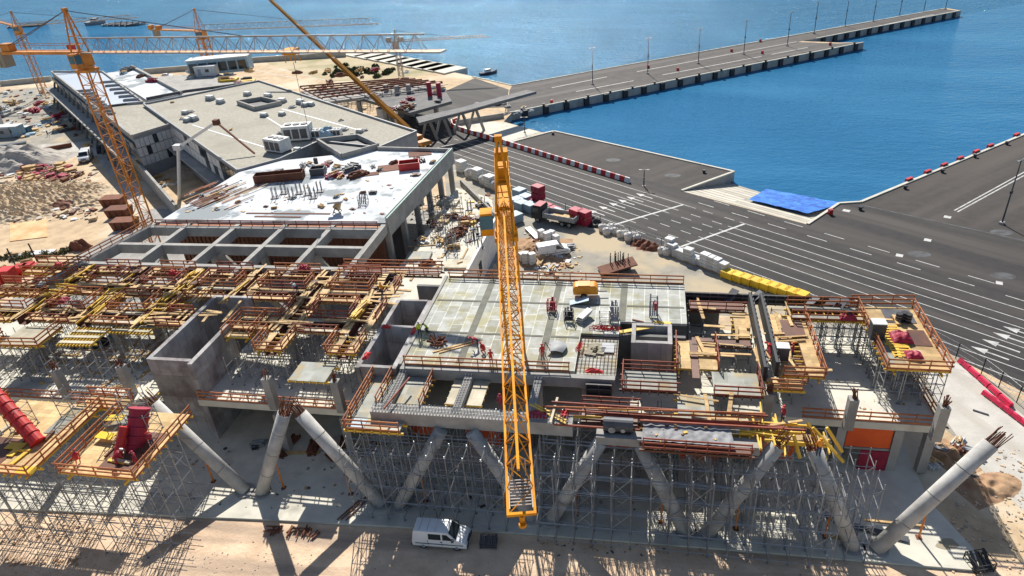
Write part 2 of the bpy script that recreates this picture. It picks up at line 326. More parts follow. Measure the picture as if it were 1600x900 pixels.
for k, n_ in enumerate(offs):
    t0, t1, t2 = tcross(c0a, c0b, n_), tcross(c1a, c1b, n_), tcross(c2a, c2b, n_)
    if k: line(t0, t1+(1.5 if k < 8 else 2.5), n_)
    else: line(t1-12, t1, n_)
    d0 = t1+4
    while d0 < t2-1.2: line(d0, d0+1.9, n_); d0 += 4.1
    line(t2-1.0, 40, n_)
    if k > 1:
        d0 = t0-2.5
        while d0 > t0-24: line(d0-1.9, d0, n_); d0 -= 4.1
for n_, t0 in ((92.7, -64), (95.0, -62.5)):
    while t0 < 30: line(t0, t0+3.1, n_, .15); t0 += 6.6
q.add([(*UN(c1a[0]-.2, c1a[1])[:2], PZ+.004), (*UN(c1a[0]+.2, c1a[1])[:2], PZ+.004), (*UN(c1b[0]+.2, c1b[1])[:2], PZ+.004), (*UN(c1b[0]-.2, c1b[1])[:2], PZ+.004)], [(0, 1, 2, 3)])
q.add([(*UN(c2a[0]-.2, c2a[1])[:2], PZ+.004), (*UN(c2a[0]+.2, c2a[1])[:2], PZ+.004), (*UN(c2b[0]+.2, c2b[1])[:2], PZ+.004), (*UN(c2b[0]-.2, c2b[1])[:2], PZ+.004)], [(0, 1, 2, 3)])
q.add([(*UN(c0a[0]-.15, c0a[1])[:2], PZ+.004), (*UN(c0a[0]+.15, c0a[1])[:2], PZ+.004), (*UN(c0b[0]+.15, c0b[1])[:2], PZ+.004), (*UN(c0b[0]-.15, c0b[1])[:2], PZ+.004)], [(0, 1, 2, 3)])
def arrow(t, n_, s=1):
    for poly in (((-1.9, -.12), (.3, -.12), (.3, .12), (-1.9, .12)), ((.3, -.55), (1.9, 0), (.3, .55))):
        q.add([UN(t+s*a, n_+s*b2, PZ) for a, b2 in poly], [tuple(range(len(poly)))])
for k in range(2, 8): arrow(c1a[0]-5.5+.3*(k-2), (offs[k]+offs[k+1])/2, -1)
for k in range(2, 6): arrow(-15.5+.35*k, (offs[k]+offs[k+1])/2, -1)
for c0, c1 in (((862, 137), (948, 120)), ((900, 143), (990, 126)), ((995, 112), (1245, 65)), ((1035, 117), (1190, 88)), ((1205, 85), (1262, 74)), ((1300, 56), (1460, 22))): pline(c0, c1, .38)
pline((1491, 329), (1620, 258), .22); pline((1496, 331), (1625, 260.5), .22)
for c0, c1 in (((400, 110), (470, 124)), ((417, 104), (520, 128)), ((560, 178), (650, 170))): pline(c0, c1, .3)
for c0 in ((1400, 398), (1444, 374), (1556, 441), (1317, 328), (1475, 338)): pline(c0, (c0[0]+11, c0[1]+2), .9)
for n_ in (-60, -30, 0): pass
struct(q, 'road_marking', 'paint')
# worn joint across the right quay and pale repair patches
q = MB(); pline((1345, 320), (1610, 378), .3, .017)
for c0 in ((958, 250), (1051, 274), (1436, 397), (1567, 431), (1565, 363)):
    v = P(*c0, .017); q.add([(v.x+1.3*math.cos(a)*1.2, v.y+1.0*math.sin(a), .017) for a in [i*math.pi/5 for i in range(10)]], [tuple(range(10))])
struct(q, 'asphalt_patch', mat('patch', (.10, .105, .115), (.05, .047, .045), .7, .8, vary=0))
# foreground slab strip (ground floor of the new building) and interior floor
q = MB(); strip = [(-95, 34.4), (-60.7, 36.4), (-34.4, 38.2), (-10.7, 39.5), (10.4, 40.0), (25.9, 40.2), (26.6, 41.6), (24.6, 47.0), (24.2, 66), (-95, 68)]
q.prism(strip, -.2, .2); struct(q, 'ground_slab', 'concrete_pale')
q = MB(); q.box(-95, -22.5, 68.02, 108, -.2, .15); struct(q, 'interior_floor', 'concrete')
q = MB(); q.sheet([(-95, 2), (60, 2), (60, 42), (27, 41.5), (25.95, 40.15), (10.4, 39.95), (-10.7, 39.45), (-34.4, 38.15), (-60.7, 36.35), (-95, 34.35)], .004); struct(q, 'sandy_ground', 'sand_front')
# peninsula dunes, shore slabs
q = MB(); q.sheet([P2(*c) for c in ((408, 94), (540, 85.5), (690, 112), (640, 122), (510, 128), (420, 100))], .012); struct(q, 'dune_ground', 'dune')
for i in range(9):
    t = i/8.; c = (549+t*136, 87.5+t*25); e = P(*c, 0); q = MB(); q.obox((e.x+2.2, e.y+2.6), R(-40), 5.0, 4.6, -1.6, .45-.4*0)
    one(q, 'shore_slab', 'concrete_pale', 'pale concrete slab of the stepped revetment between dunes and glittering sea', 'concrete slab', 'revetment slabs along the dune shore')
sh = MB()
random.seed(3)
def clump(mb, c, r, n, leaf=.25):
    for _ in range(n):
        d = Vector((rnd(-1, 1), rnd(-1, 1), rnd(0, 1)))
        if d.length > 1: continue
        p = Vector(c)+d*r; a = Vector((rnd(-1, 1), rnd(-1, 1), rnd(-1, 1))).normalized()*leaf; b2 = Vector((rnd(-1, 1), rnd(-1, 1), rnd(-1, 1))).normalized()*leaf
        mb.add([p-a, p+b2, p+a, p-b2], [(0, 1, 2, 3)])
def shrubk():
    o = local('shrub', 'low dark green shrub on the sandy dunes behind the crane jib', 'shrub', 'shrubs scattered over the dunes')
    q = MB(); clump(q, (0, 0, 0), 1.0, 150, .3); q.build('foliage', 'shrub', o)
    q = MB(); q.tube((0, 0, 0), (.1, 0, .6), .06); q.tube((0, 0, 0), (-.2, .2, .6), .05); q.build('stem', 'rust', o); return o
shrub = Kind(shrubk)
for _ in range(46):
    px, py = random.gauss(555, 26), random.gauss(113, 4.5)
    if not (495 < px < 615 and 100 < py < 124): continue
    shrub(P(px, py), rnd(0, 6), scale=rnd(.6, 1.5))
# far shore wall
q = MB()
for c0, c1 in (((0, 130.5), (80, 122.5)), ((225, 111.5), (320, 104)), ((320, 104), (400, 93)), ((400, 93), (540, 84.5))):
    q.bar(P(*c0, .9), P(*c1, .9), .8, 1.8)
one(q, 'sea_wall', 'rock', 'low pale sea wall along the far shore behind the long roofs', 'wall')
def rubblepile(name, c, rx, ry, h, ms, label, cat, ang=0, n=26, sharp=.8, kind=None, sc2=.5):
    q = MB(); ca, sa = math.cos(ang), math.sin(ang)
    def fn(u, v):
        x, y = (u*2-1), (v*2-1); d = math.sqrt(x*x+y*y); k = max(0, 1-d**1.6)
        X, Y = x*rx, y*ry; p = Vector((c[0]+X*ca-Y*sa, c[1]+X*sa+Y*ca, 0))
        z = k*h*(.55+.9*(noise.noise(p*sc2)*.5+.5)*1)+sharp*k**.5*noise.noise(p*1.4)*h*.5
        return (p.x, p.y, max(c[2]+z, c[2]+.02) if k > 0 else c[2]+.006)
    q.grid(fn, n, n); o = q.build(name, ms, smooth=False)
    if kind: o['kind'] = kind; return o
    return tag(o, label, cat)
# ================================================================== THE NEW BUILDING
random.seed(11)
Z1, Z2 = 5.7, 10.0
B = thing('unfinished_terminal', 'unfinished concrete terminal with leaning paired columns, bare slabs and open beam grid', 'building', (0, 45, 0))
def part(mb, name, ms, par=None, **k): return mb.build(name, ms, par or B, **k)
def pbox(name, ms, *a): q = MB(); q.box(*a); return part(q, name, ms)
# leaning columns with starter bars
base_x = [-36.4, -22.5, -8.4, 4.8, 18.0]
tops = [(-45.1, 9.0, 1), (-31.7, 9.0, 1), (-30.1, 9.0, 1), (-17.0, 8.35, 0), (-14.3, 8.35, 0), (-3.2, 8.35, 0), (-.1, 8.35, 0), (10.6, 9.2, 1), (13.2, 9.2, 1), (26.2, 9.2, 1)]
legs = []
for i, bx in enumerate(base_x):
    for s in (0, 1):
        tx, tz, bars = tops[2*i+s]; a = Vector((bx+(-.85, .85)[s], 41.3, .15)); b2 = Vector((tx, 42.9 if tx < 20 else 44.6, tz)); legs.append((a, b2))
        q = MB(); q.tube(a, b2, .61, 20); o = part(q, 'leaning_column', 'concrete_col', smooth=False)
        for p_ in o.data.polygons: p_.use_smooth = len(p_.vertices) == 4
        q = MB(); [q.tube(a.lerp(b2, t_), a.lerp(b2, t_+.005), .622, 20) for t_ in (.26, .52, .77)]; q.build('form_joint', 'concrete_dark', o)
        if bars:
            q = MB(); d = (b2-a).normalized(); x = d.cross(Vector((0, 1, 0))).normalized(); y = d.cross(x)
            for k in range(14):
                an = 2*math.pi*k/14; c = b2-d*.3+x*(.47*math.cos(an))+y*(.47*math.sin(an)); q.tube(c, c+d*rnd(1.2, 2.0)+Vector((rnd(-.15, .15), rnd(-.15, .15), rnd(-.1, .05))), .04, 4)
            for k in range(5): c = b2-d*.3+x*rnd(-.3, .3)+y*rnd(-.3, .3); q.tube(c, c+d*rnd(.6, 1.3), .05, 4)
            q.tube(b2-d*.01, b2+d*.03, .54, 18)
            q.build('starter_bars', 'rust', o)
        q = MB(); q.tube((a.x, a.y, .2), (a.x, a.y, .34), .95, 18); part(q, 'column_footing', 'concrete')
# vertical orange props half way up each leaning column
def propk():
    o = local('steel_prop', 'orange steel prop', 'prop', 'steel props under the leaning columns')
    q = MB(); q.tube((0, 0, .05), (0, 0, 2.6), .085, 8); q.build('outer_tube', 'prop_orange', o)
    q = MB(); q.tube((0, 0, 2.6), (0, 0, 4.3), .06, 8); q.build('inner_tube', 'prop_orange', o)
    q = MB(); q.obox((0, 0), 0, .22, .22, 0, .05); q.obox((0, 0), 0, .25, .25, 4.3, 4.4); q.build('end_plate', 'rust', o); return o
prop = Kind(propk)
for i, (a, b2) in enumerate(legs):
    m_ = a.lerp(b2, .5); prop((m_.x, m_.y, .2), label='vertical orange prop under the %s leaning column counted from the bright platforms with red columns' % ORD[i], scale=(1, 1, (m_.z-.75)/4.4))
# intermediate slab Z1
for n_, poly in (('mid', [(-44.6, 47.6), (-27.4, 47.5), (4, 49.6), (10, 50.5), (25.4, 50.4), (25.0, 64.2), (9, 64.2), (4, 65), (-27, 66), (-44.6, 61)]), ('lft', [(-72, 46.0), (-52.6, 46.4), (-49.8, 47.7), (-49.8, 58), (-72, 57)])):
    q = MB(); q.prism(poly, Z1-.75, Z1); part(q, 'floor_slab', 'concrete_pale')
pbox('floor_slab', 'concrete_pale', -95, -72.01, 46, 57, Z1-.75, Z1)
# straight columns
def col(x, y, z0, z1, s=.38, bars=True):
    q = MB(); q.box(x-s, x+s, y-s, y+s, z0, z1); o = part(q, 'column', 'concrete')
    if bars:
        q = MB()
        for k in range(12): q.tube((x+rnd(-s, s)*.8, y+rnd(-s, s)*.8, z1-.1), (x+rnd(-s, s)*.8, y+rnd(-s, s)*.8, z1+rnd(.6, 1.1)), .045, 4)
        q.build('starter_bars', 'rust', o)
cp = []
for px, py in ((205, 619), (105, 625), (428, 640), (533, 645)): v = P(px, py, Z1); cp.append((v.x, v.y+.3)); col(v.x, v.y+.3, Z1, 9.4); col(v.x, v.y+.35, .2, Z1-.75, bars=False)
for px, py in ((1325, 672), (1462, 690), (1196, 662)): v = P(px, py, Z1); col(v.x, v.y+.3, Z1, 9.0+.3*(px > 1400))
for x in (17.6, 22.3, 24.9, 13.8): col(x, 50.75, .2, Z1-.75, bars=False)
for x, y in ((14.6, 60.5), (24.4, 58), (-52, 62), (-60, 62), (-68, 60), (-37, 62), (-29.5, 62), (-37.5, 55.5), (-58.5, 54.8), (-68, 53)): col(x, y, Z1 if y < 58 or x > 0 or x > -45 else .15, 9.1, bars=False)
for x, y in ((-58, 74), (-50.5, 74), (-43, 74), (-66, 74), (-36, 69), (-50, 68.6)): col(x, y, .15, 8.7, bars=False)
for a, b2 in (((-62, 76, .2), (-57, 73.8, 8.8)), ((-53, 76, .2), (-57, 73.8, 8.8)), ((-47, 75.6, .2), (-43, 73.8, 8.8)), ((-39, 76, .2), (-43, 73.8, 8.8)), ((-54, 70.5, .2), (-50, 68.6, 8.8)), ((-46, 70.5, .2), (-50, 68.6, 8.8))):
    q = MB(); q.bar(a, b2, .9, .9); part(q, 'inclined_column', 'concrete')
# ground floor front with red panels and openings under the intermediate slab
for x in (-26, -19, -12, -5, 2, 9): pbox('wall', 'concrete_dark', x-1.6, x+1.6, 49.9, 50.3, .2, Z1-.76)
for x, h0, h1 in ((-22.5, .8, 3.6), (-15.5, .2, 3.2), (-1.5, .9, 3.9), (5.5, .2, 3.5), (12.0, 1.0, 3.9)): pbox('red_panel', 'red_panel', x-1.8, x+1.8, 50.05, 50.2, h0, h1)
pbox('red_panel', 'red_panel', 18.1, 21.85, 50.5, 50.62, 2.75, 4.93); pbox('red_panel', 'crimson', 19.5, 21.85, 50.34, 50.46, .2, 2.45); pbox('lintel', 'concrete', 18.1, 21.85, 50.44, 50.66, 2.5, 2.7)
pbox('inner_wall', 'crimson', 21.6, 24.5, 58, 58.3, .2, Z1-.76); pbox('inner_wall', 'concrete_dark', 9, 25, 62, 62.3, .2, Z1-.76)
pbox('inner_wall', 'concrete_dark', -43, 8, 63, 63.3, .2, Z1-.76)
# wall and rebar-topped tower shaft beside the panelled deck
for n_, a in enumerate(((-49.5, -49.0, 48.4, 61), (-44.5, -44.0, 47.9, 55.2), (-48.98, -44.52, 48.3, 48.75), (-48.98, -44.52, 60.6, 61.0))): pbox('shaft_wall', 'concrete_wall', *a, .2, 10.0+.02*n_)
for n_, a in enumerate(((-27.1, -26.65, 48.9, 61.5), (-23.45, -23.0, 49.0, 61.5), (-26.63, -23.47, 49.0, 49.4), (-26.63, -23.47, 55.9, 56.3), (-26.63, -23.47, 61.2, 61.5))): pbox('shaft_wall', 'concrete_wall', *a, .2, 9.95+.02*n_)
for n_, a in enumerate(((-1.15, -.75, 54.6, 58), (2.3, 2.7, 54.6, 58), (-.73, 2.28, 54.6, 55.0), (-.73, 2.28, 57.6, 58))): pbox('shaft_wall', 'concrete_wall', *a, Z1, 10.25+.01*n_)
# panelled deck
q = MB(); q.prism([(-22.6, 49.6), (-6.1, 50.0), (-6.1, 56.2), (-2.35, 56.2), (-2.35, 58.6), (4.2, 58.6), (4.2, 66.6), (-22.6, 66.9)], 9.72, Z2); part(q, 'deck_slab', 'deck_panel')
q = MB(); q.prism([(-6.08, 50.05), (-2.37, 50.1), (-2.37, 56.18), (-6.08, 56.18)], 9.4, 9.62); part(q, 'deck_slab', 'ply_grey')
q = MB()
for x in (-17.1, -9.4, -2.2): q.box(x-.35, x+.35, 50.3 if x < -6 else 58.7, 66.5, 10.0, 10.03)
for y in (55.4, 61.6): q.box(-22.4, -17.5, y-.14, y+.14, 10.002, 10.035); q.box(-16.7, -9.8, y-.14, y+.14, 10.002, 10.035); q.box(-9.0, -2.6 if y > 60 else -6.2, y-.14, y+.14, 10.002, 10.035)
q.box(-1.8, 4.0, 61.46, 61.74, 10.002, 10.035)
part(q, 'joint_strip', mat('joint', (.19, .19, .15), (.13, .13, .11), .8, .9, vary=0))
q = MB(); q.box(-22.6, -2.4, 49.0, 49.58, 8.9, 9.98); part(q, 'edge_beam', 'concrete')
q = MB(); q.box(-22.95, -22.62, 49.6, 66.9, 9.0, 10.12); part(q, 'edge_beam', 'concrete')
for x0, x1 in ((-22.3, -17.6), (-16.6, -9.9), (-8.8, -2.4)): q = MB(); q.box(x0, x1, 62.0, 62.6, 8.8, 9.7); part(q, 'beam', 'concrete')
pbox('wall', 'concrete_wall', -5.4, -2.5, 49.1, 49.5, Z1, 8.88)
for x in (-9.4, -15.6): pbox('column', 'concrete', x-.35, x+.35, 49.2, 49.8, Z1, 8.9)
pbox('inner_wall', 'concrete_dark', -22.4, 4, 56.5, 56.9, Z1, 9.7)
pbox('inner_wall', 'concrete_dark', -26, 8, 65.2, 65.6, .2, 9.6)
# rebar mats at the notch
q = MB()
for k in range(11): q.tube((-6.0+.35*k, 50.1, 9.75), (-6.0+.35*k, 56.1, 9.75), .022, 4); q.tube((-6.05, 50.2+.55*k, 9.78), (-2.4, 50.2+.55*k, 9.78), .022, 4)
part(q, 'rebar_mat', 'rust')
# front edge beam on the leaning columns and the ribs joining it to the deck
pbox('front_beam', 'concrete', -23.4, -5.6, 43.0, 44.2, 8.45, 9.75)
pbox('front_beam', 'concrete', -3.6, 9.2, 42.3, 43.4, 8.45, 9.25)
for x in (-22.2, -15.8, -9.3):
    q = MB(); q.box(x-.36, x+.36, 44.22, 48.98, 8.9, 9.7); o = part(q, 'rib_beam', 'concrete'); q = MB()
    for k in range(20): q.tube((x-.3, 44.3+.235*k, 9.9), (x+.3, 44.3+.235*k, 9.9), .025, 4)
    for s in (-.28, 0, .28): q.tube((x+s, 43.5, 9.92), (x+s, 49.4, 9.92), .03, 4)
    q.build('rebar_cage', 'steel', o)
q = MB()
for k in range(60): x = -23.2+.29*k; q.tube((x, 43.2, 9.7), (x, 43.2, 10.05), .025, 4); q.tube((x, 44.0, 9.7), (x, 44.0, 10.05), .025, 4); q.tube((x, 43.2, 10.05), (x, 44.0, 10.05), .025, 4)
for y in (43.2, 43.6, 44.0): q.tube((-23.3, y, 10.0), (-5.8, y, 10.0), .03, 4)
part(q, 'rebar_cage', 'steel')
# concrete beam grid
bx = [-65.6, -57.6, -50.2, -43.0, -35.6]
for y in (79.6, 74.0, 68.3):
    for i, (x0, x1) in enumerate(zip(bx, bx[1:])):
        pbox('grid_beam', 'concrete', x0+.36, x1-.36, y-.33, y+.33, 8.6, 9.96)
    pbox('grid_beam', 'concrete', {79.6: -71.6, 74: -73.0, 68.3: -74.2}[y], bx[0]-.36, y-.33, y+.33, 8.6, 9.96)
for x in bx: pbox('grid_beam', 'concrete', x-.35, x+.35, 66.0, 81.0, 8.6, 10.0)
q = MB(); q.bar((-71.2, 81.2, 9.3), (-74.8, 62, 9.3), .8, 1.4); part(q, 'grid_beam', 'concrete')
# white roof slab
WS = [(-70.9, 81.5), (-35.4, 81.5), (-33.8, 110.7), (-47.9, 112.2), (-64.0, 107.4), (-69.4, 102.0)]
q = MB(); q.prism(WS, 9.55, 10.0); part(q, 'roof_slab', 'white_roof')
q = MB(); q.bar((-35.25, 81.3, 9.35), (-33.6, 110.8, 9.35), .35, 2.7); part(q, 'parapet_wall', 'concrete')
q = MB(); q.bar((-35.48, 81.6, 10.45), (-33.85, 110.5, 10.45), .12, .85); part(q, 'parapet_lining', 'steel_dark')
q = MB(); q.bar((-35.25, 81.3, 10.74), (-33.6, 110.8, 10.74), .25, .08); part(q, 'coping', 'green_trim')
q = MB(); q.bar((-33.6, 110.95, 9.8), (-47.9, 112.5, 9.8), .4, 1.6); part(q, 'parapet_wall', 'concrete')
for k in range(6): y = 82+5.6*k; col(-35.4+.056*(y-81.5)-.3, y, .15, 8.0, bars=False)
q = MB(); q.box(-68.5, -36.0, 80.95, 81.2, 3.2, 8.9); part(q, 'formwork_wall', 'film_ply')
q = MB()
for k in range(46): x = -68.2+.7*k; q.bar((x, 80.85, 3.2), (x, 80.85, 8.8), .16, .12, up=(0, 1, 0))
part(q, 'formwork_stud', 'rust')
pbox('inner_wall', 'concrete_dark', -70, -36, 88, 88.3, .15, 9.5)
# lower yard slab with its white gable wall
q = MB(); q.prism([(-35.0, 69.5), (-27.5, 69), (-23.7, 77.9), (-23.3, 94.4), (-25.4, 103.3), (-32.8, 108.0), (-33.2, 82)], 3.9, 4.5); part(q, 'floor_slab', 'concrete_pale')
q = MB(); q.bar((-23.4, 76.5, 2.6), (-22.9, 95.0, 2.6), .35, 5.2); o = part(q, 'gable_wall', 'offwhite'); q = MB(); q.box(-23.16, -22.98, 82.2, 83.6, 1.5, 3.4); q.build('window', 'glass', o)
q = MB(); q.bar((-23.2, 95.4, 4.7), (-32.4, 109.8, 4.7), .35, 1.3); part(q, 'parapet_wall', 'concrete')
# ------------------------------------------------------------------ the far roofs
FB = thing('long_terminal_hall', 'long finished terminal halls with pale gravel roofs, parapets and grey facades', 'building', (-100, 140, 0))
def fpart(mb, name, ms, par=None): return mb.build(name, ms, par or FB)
c_ = lambda *a: [P2(x, y, 10) for x, y in a]
big = c_((225, 164), (405, 127.5), (651, 207), (592, 232), (500, 222), (438, 250), (372, 268))
q = MB(); q.prism(big, .3, 10.0); 
for i, f in enumerate(q.f):
    if len(f) == 4: q.mi[i] = 1
fpart(q, 'roof', ['gravel_roof', 'grey'])
def para(mb, pts, z, w=.35, h=.7):
    for a, b2 in zip(pts, pts[1:]): mb.bar((*a, z+h/2), (*b2, z+h/2), w, h)
q = MB(); para(q, big+[big[0]], 9.9, .32, .5); fpart(q, 'parapet', 'grey')
# courtyard facade of panels below the roof edge
def facade(a, b2, z0, z1, n_, rows, ms='offwhite', off=.12):
    a, b2 = Vector((*a, 0)), Vector((*b2, 0)); d = (b2-a).normalized(); nrm = Vector((d.y, -d.x, 0))*off; L_ = (b2-a).length/n_; hz = (z1-z0)/rows
    q = MB(); g_ = MB()
    for i in range(n_):
        for r_ in range(rows):
            p0, p1 = a+d*(L_*(i+.06))+nrm, a+d*(L_*(i+.94))+nrm; tgt = g_ if random.random() < .25 else q
            tgt.bar(p0+Vector((0, 0, z0+hz*(r_+.5))), p1+Vector((0, 0, z0+hz*(r_+.5))), .1, hz*.9)
    if q.f: fpart(q, 'facade_cladding', ms)
    if g_.f: fpart(g_, 'window', 'glass')
facade(big[0], big[6], 5.5, 9.6, 26, 2)
q = MB(); a, b2 = Vector((*big[0], 0)), Vector((*big[6], 0)); d = (b2-a).normalized(); nn = Vector((d.y, -d.x, 0))
q.bar(a+nn*1.2+Vector((0, 0, 5)), b2+nn*1.2+Vector((0, 0, 5)), 2.0, .3); fpart(q, 'ledge', 'concrete')
# long wing
wing = c_((80, 111), (160, 111), (225, 160), (268, 192), (206, 211)); q = MB(); q.prism(wing, .3, 9.6)
for i, f in enumerate(q.f):
    if len(f) == 4: q.mi[i] = 1
fpart(q, 'roof', ['blue_roof', 'grey'])
q = MB(); q.sheet(c_((160, 166), (225, 157), (266, 192), (207, 209)), 9.62); fpart(q, 'roof_covering', 'gravel_roof')
q = MB(); para(q, wing+[wing[0]], 9.5, .4, .55); fpart(q, 'parapet', 'concrete')
q = MB(); para(q, c_((160, 166), (224, 158)), 9.6, .4, .5); fpart(q, 'parapet', 'steel_dark')
facade(wing[4], wing[3], 3.0, 9.0, 9, 3)
court = c_((162, 111), (205, 103.5), (283, 143), (228, 152)); q = MB(); q.prism(court, .3, 9.3); fpart(q, 'roof', 'white_roof')
q = MB(); para(q, c_((212, 106), (283, 143)), 9.3, .7, .8); fpart(q, 'parapet', 'concrete')
q = MB(); para(q, c_((205, 103), (212, 106)), 9.3, .8, 1.0); para(q, c_((228, 153), (290, 141), (405, 126)), 9.4, .5, .7); fpart(q, 'parapet', 'steel_dark')
low = c_((218, 109), (330, 101), (400, 118), (285, 141)); q = MB(); q.prism(low, .3, 7.6); fpart(q, 'lower_roof', 'concrete')
# leaning facade frame of the wing, ground-level colonnade
a, b2 = Vector((*wing[0], 0)), Vector((*wing[4], 0)); d = (b2-a).normalized(); nn = Vector((d.y, -d.x, 0)); L_ = (b2-a).length
q = MB(); q.bar(a+nn*.5+Vector((0, 0, 7.6)), b2+nn*.5+Vector((0, 0, 7.6)), .3, 1.4); q.bar(a+nn*2.0+Vector((0, 0, 5.0)), b2+nn*2.0+Vector((0, 0, 5.0)), 3.0, .5); fpart(q, 'ledge', 'concrete')
for k in range(16):
    p = a+d*(L_*(k+.5)/16); q = MB(); q.bar(p+nn*3.2+Vector((0, 0, .1)), p+nn*.6+Vector((0, 0, 7)), .5, .5); fpart(q, 'raking_column', 'concrete_dark')
for k in range(12):
    p = a+d*(L_*(k+.5)/12)+nn*.68; q = MB(); q.bar(p-d*1.6+Vector((0, 0, 7.6)), p+d*1.6+Vector((0, 0, 7.6)), .06, .8); fpart(q, 'window', 'glass')
# skylights in rows on the long roof
def skyk():
    o = local('skylight', 'dark strip skylight', 'skylight', 'strip skylights on the long blue grey roof'); q = MB(); q.box(-2.2, 2.2, -.42, .42, 0, .45); q.build('kerb', 'grey', o); q = MB(); q.box(-2.1, 2.1, -.35, .35, .45, .52); q.build('dark_glazing', 'black', o); return o
skyl = Kind(skyk)
rws = [[(132+4.2*k, 143+4.6*k) for k in range(9)], [(170+7.4*k, 129+5.6*k) for k in range(7)]]
for r_, rr in enumerate(rws):
    for k, (px, py) in enumerate(rr): skyl(P(px, py, 9.6), R(12), 'dark strip skylight on the blue grey roof, %s along the %s row' % (ORD[k], ('crane mast', 'parapet')[r_]))
# courtyard wall with ledges and the pit
q = MB(); q.bar(P(204, 240, 3.6)-Vector((0, 0, 1.8)), P(274, 320, 3.6)-Vector((0, 0, 1.8)), .5, 3.6); ow = one(q, 'courtyard_wall', 'concrete', 'raw concrete retaining wall beside the sandy courtyard under the tall crane', 'wall')
q = MB(); q.sheet([P2(*c) for c in ((208, 236), (300, 226), (346, 275), (300, 322), (274, 318))], .03); struct(q, 'courtyard_ground', 'sand')
# roof well near the slab edge
def well(pts, z, name, label):
    o = thing(name, label, 'roof opening', (*pts[0], z)); q = MB(); q.sheet(pts, z+.03); q.build('shade_sheet', 'black', o); q = MB(); para(q, pts+[pts[0]], z, .4, .95); q.build('upstand', 'concrete', o)  # black sheet laid on the solid roof paints the shade inside the opening
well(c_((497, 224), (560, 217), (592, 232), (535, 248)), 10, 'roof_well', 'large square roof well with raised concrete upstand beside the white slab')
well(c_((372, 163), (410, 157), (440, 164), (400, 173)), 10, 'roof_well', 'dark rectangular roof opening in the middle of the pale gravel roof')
# ================================================================== FORMWORK, RAILS, SCAFFOLDS
random.seed(5)
def railbars(mb, a, b2, h=1.1, sp=1.7, over=.25, toe=True):
    a, b2 = Vector(a), Vector(b2); d = (b2-a); L_ = d.length; d.normalize(); n_ = max(1, round(L_/sp))
    for k in range(n_+1):
        p = a+d*(L_*k/n_); mb.bar(p-Vector((0, 0, .15)), p+Vector((0, 0, h)), .09, .08, up=(d.x, d.y, 0))
    sd_ = Vector((d.y, -d.x, 0))*.05
    for z in (h-.08, h*.52): mb.bar(a-d*rnd(0, over)+sd_+Vector((0, 0, z)), b2+d*rnd(0, over)+sd_+Vector((0, 0, z)), .06, .15)
    if toe: mb.bar(a+sd_+Vector((0, 0, .1)), b2+sd_+Vector((0, 0, .1)), .04, .18)
def guard(a, b2, label, ms='rail', h=1.1, sp=1.8):
    a, b2 = Vector(a), Vector(b2); c = (a+b2)/2; o = thing('guard_rail', label, 'guard rail', c, 0, 'guard rails along the bare slab edges'); q = MB(); railbars(q, a, b2, h, sp); q.build('rail_and_posts', ms, o); return o
def platform(x0, x1, y0, y1, z, label, deck='ply', rails='FBLR', rm='rail', edge='beam_yellow', ang=0, trough=None, group=None, opened=False, cat='formwork platform', joists=True, ext=.25, name='formwork_platform', rh=1.1):
    cx, cy = (x0+x1)/2, (y0+y1)/2; hx, hy = (x1-x0)/2, (y1-y0)/2
    o = local(name, label, cat, group); q = MB()
    if opened:
        for k in range(3): q = MB(); y = -hy+hy*2*(k+.1)/3; q.box(-hx, hx, y, y+hy*2*.42/3, -.05, 0); q.build('deck', deck, o)
    elif trough is None: q.box(-hx, hx, -hy, hy, -.05, 0); q.build('deck', deck, o)
    else:
        ax, wd = trough
        for bb in (((-hx, -wd/2, -hy, hy), (wd/2, hx, -hy, hy)) if ax == 'Y' else ((-hx, hx, -hy, -wd/2), (-hx, hx, wd/2, hy))): q = MB(); q.box(*bb, -.05, 0); q.build('deck', deck, o)
    if trough:
        q = MB(); ax, wd = trough
        if ax == 'Y': q.box(-wd/2, wd/2, -hy, hy, -.75, -.68); q.box(-wd/2-.06, -wd/2, -hy, hy, -.75, .06); q.box(wd/2, wd/2+.06, -hy, hy, -.75, .06)
        else: q.box(-hx, hx, -wd/2, wd/2, -.75, -.68); q.box(-hx, hx, -wd/2-.06, -wd/2, -.75, .06); q.box(-hx, hx, wd/2, wd/2+.06, -.75, .06)
        q.build('beam_form', 'film_ply', o)
    q = MB()
    if joists:
        if hx > hy:
            n_ = max(2, int(2*hx/(.42 if opened else .75)))
            for k in range(n_+1): x = -hx+.1+(2*hx-.2)*k/n_; q.box(x-.04, x+.04, -hy-ext, hy+ext*.6, -.26, -.06)
        else:
            n_ = max(2, int(2*hy/(.42 if opened else .75)))
            for k in range(n_+1): y = -hy+.1+(2*hy-.2)*k/n_; q.box(-hx-ext, hx+ext*.6, y-.04, y+.04, -.26, -.06)
        q.build('joist', edge, o); q = MB()
        if hx > hy:
            for y in (-hy*.75, hy*.75): q.box(-hx-.3, hx+.3, y-.06, y+.06, -.48, -.27)
        else:
            for x in (-hx*.75, hx*.75): q.box(x-.06, x+.06, -hy-.3, hy+.3, -.48, -.27)
        q.build('bearer', edge, o)
    S = {'F': ((-hx, -hy), (hx, -hy)), 'B': ((hx, hy), (-hx, hy)), 'L': ((-hx, hy), (-hx, -hy)), 'R': ((hx, -hy), (hx, hy))}
    for s in rails:
        a, b2 = S[s]; q = MB(); railbars(q, (*a, 0), (*b2, 0), rh); q.build('guard_rail', rm, o)
    o.location = (cx, cy, z); o.rotation_euler = (0, 0, ang); return o
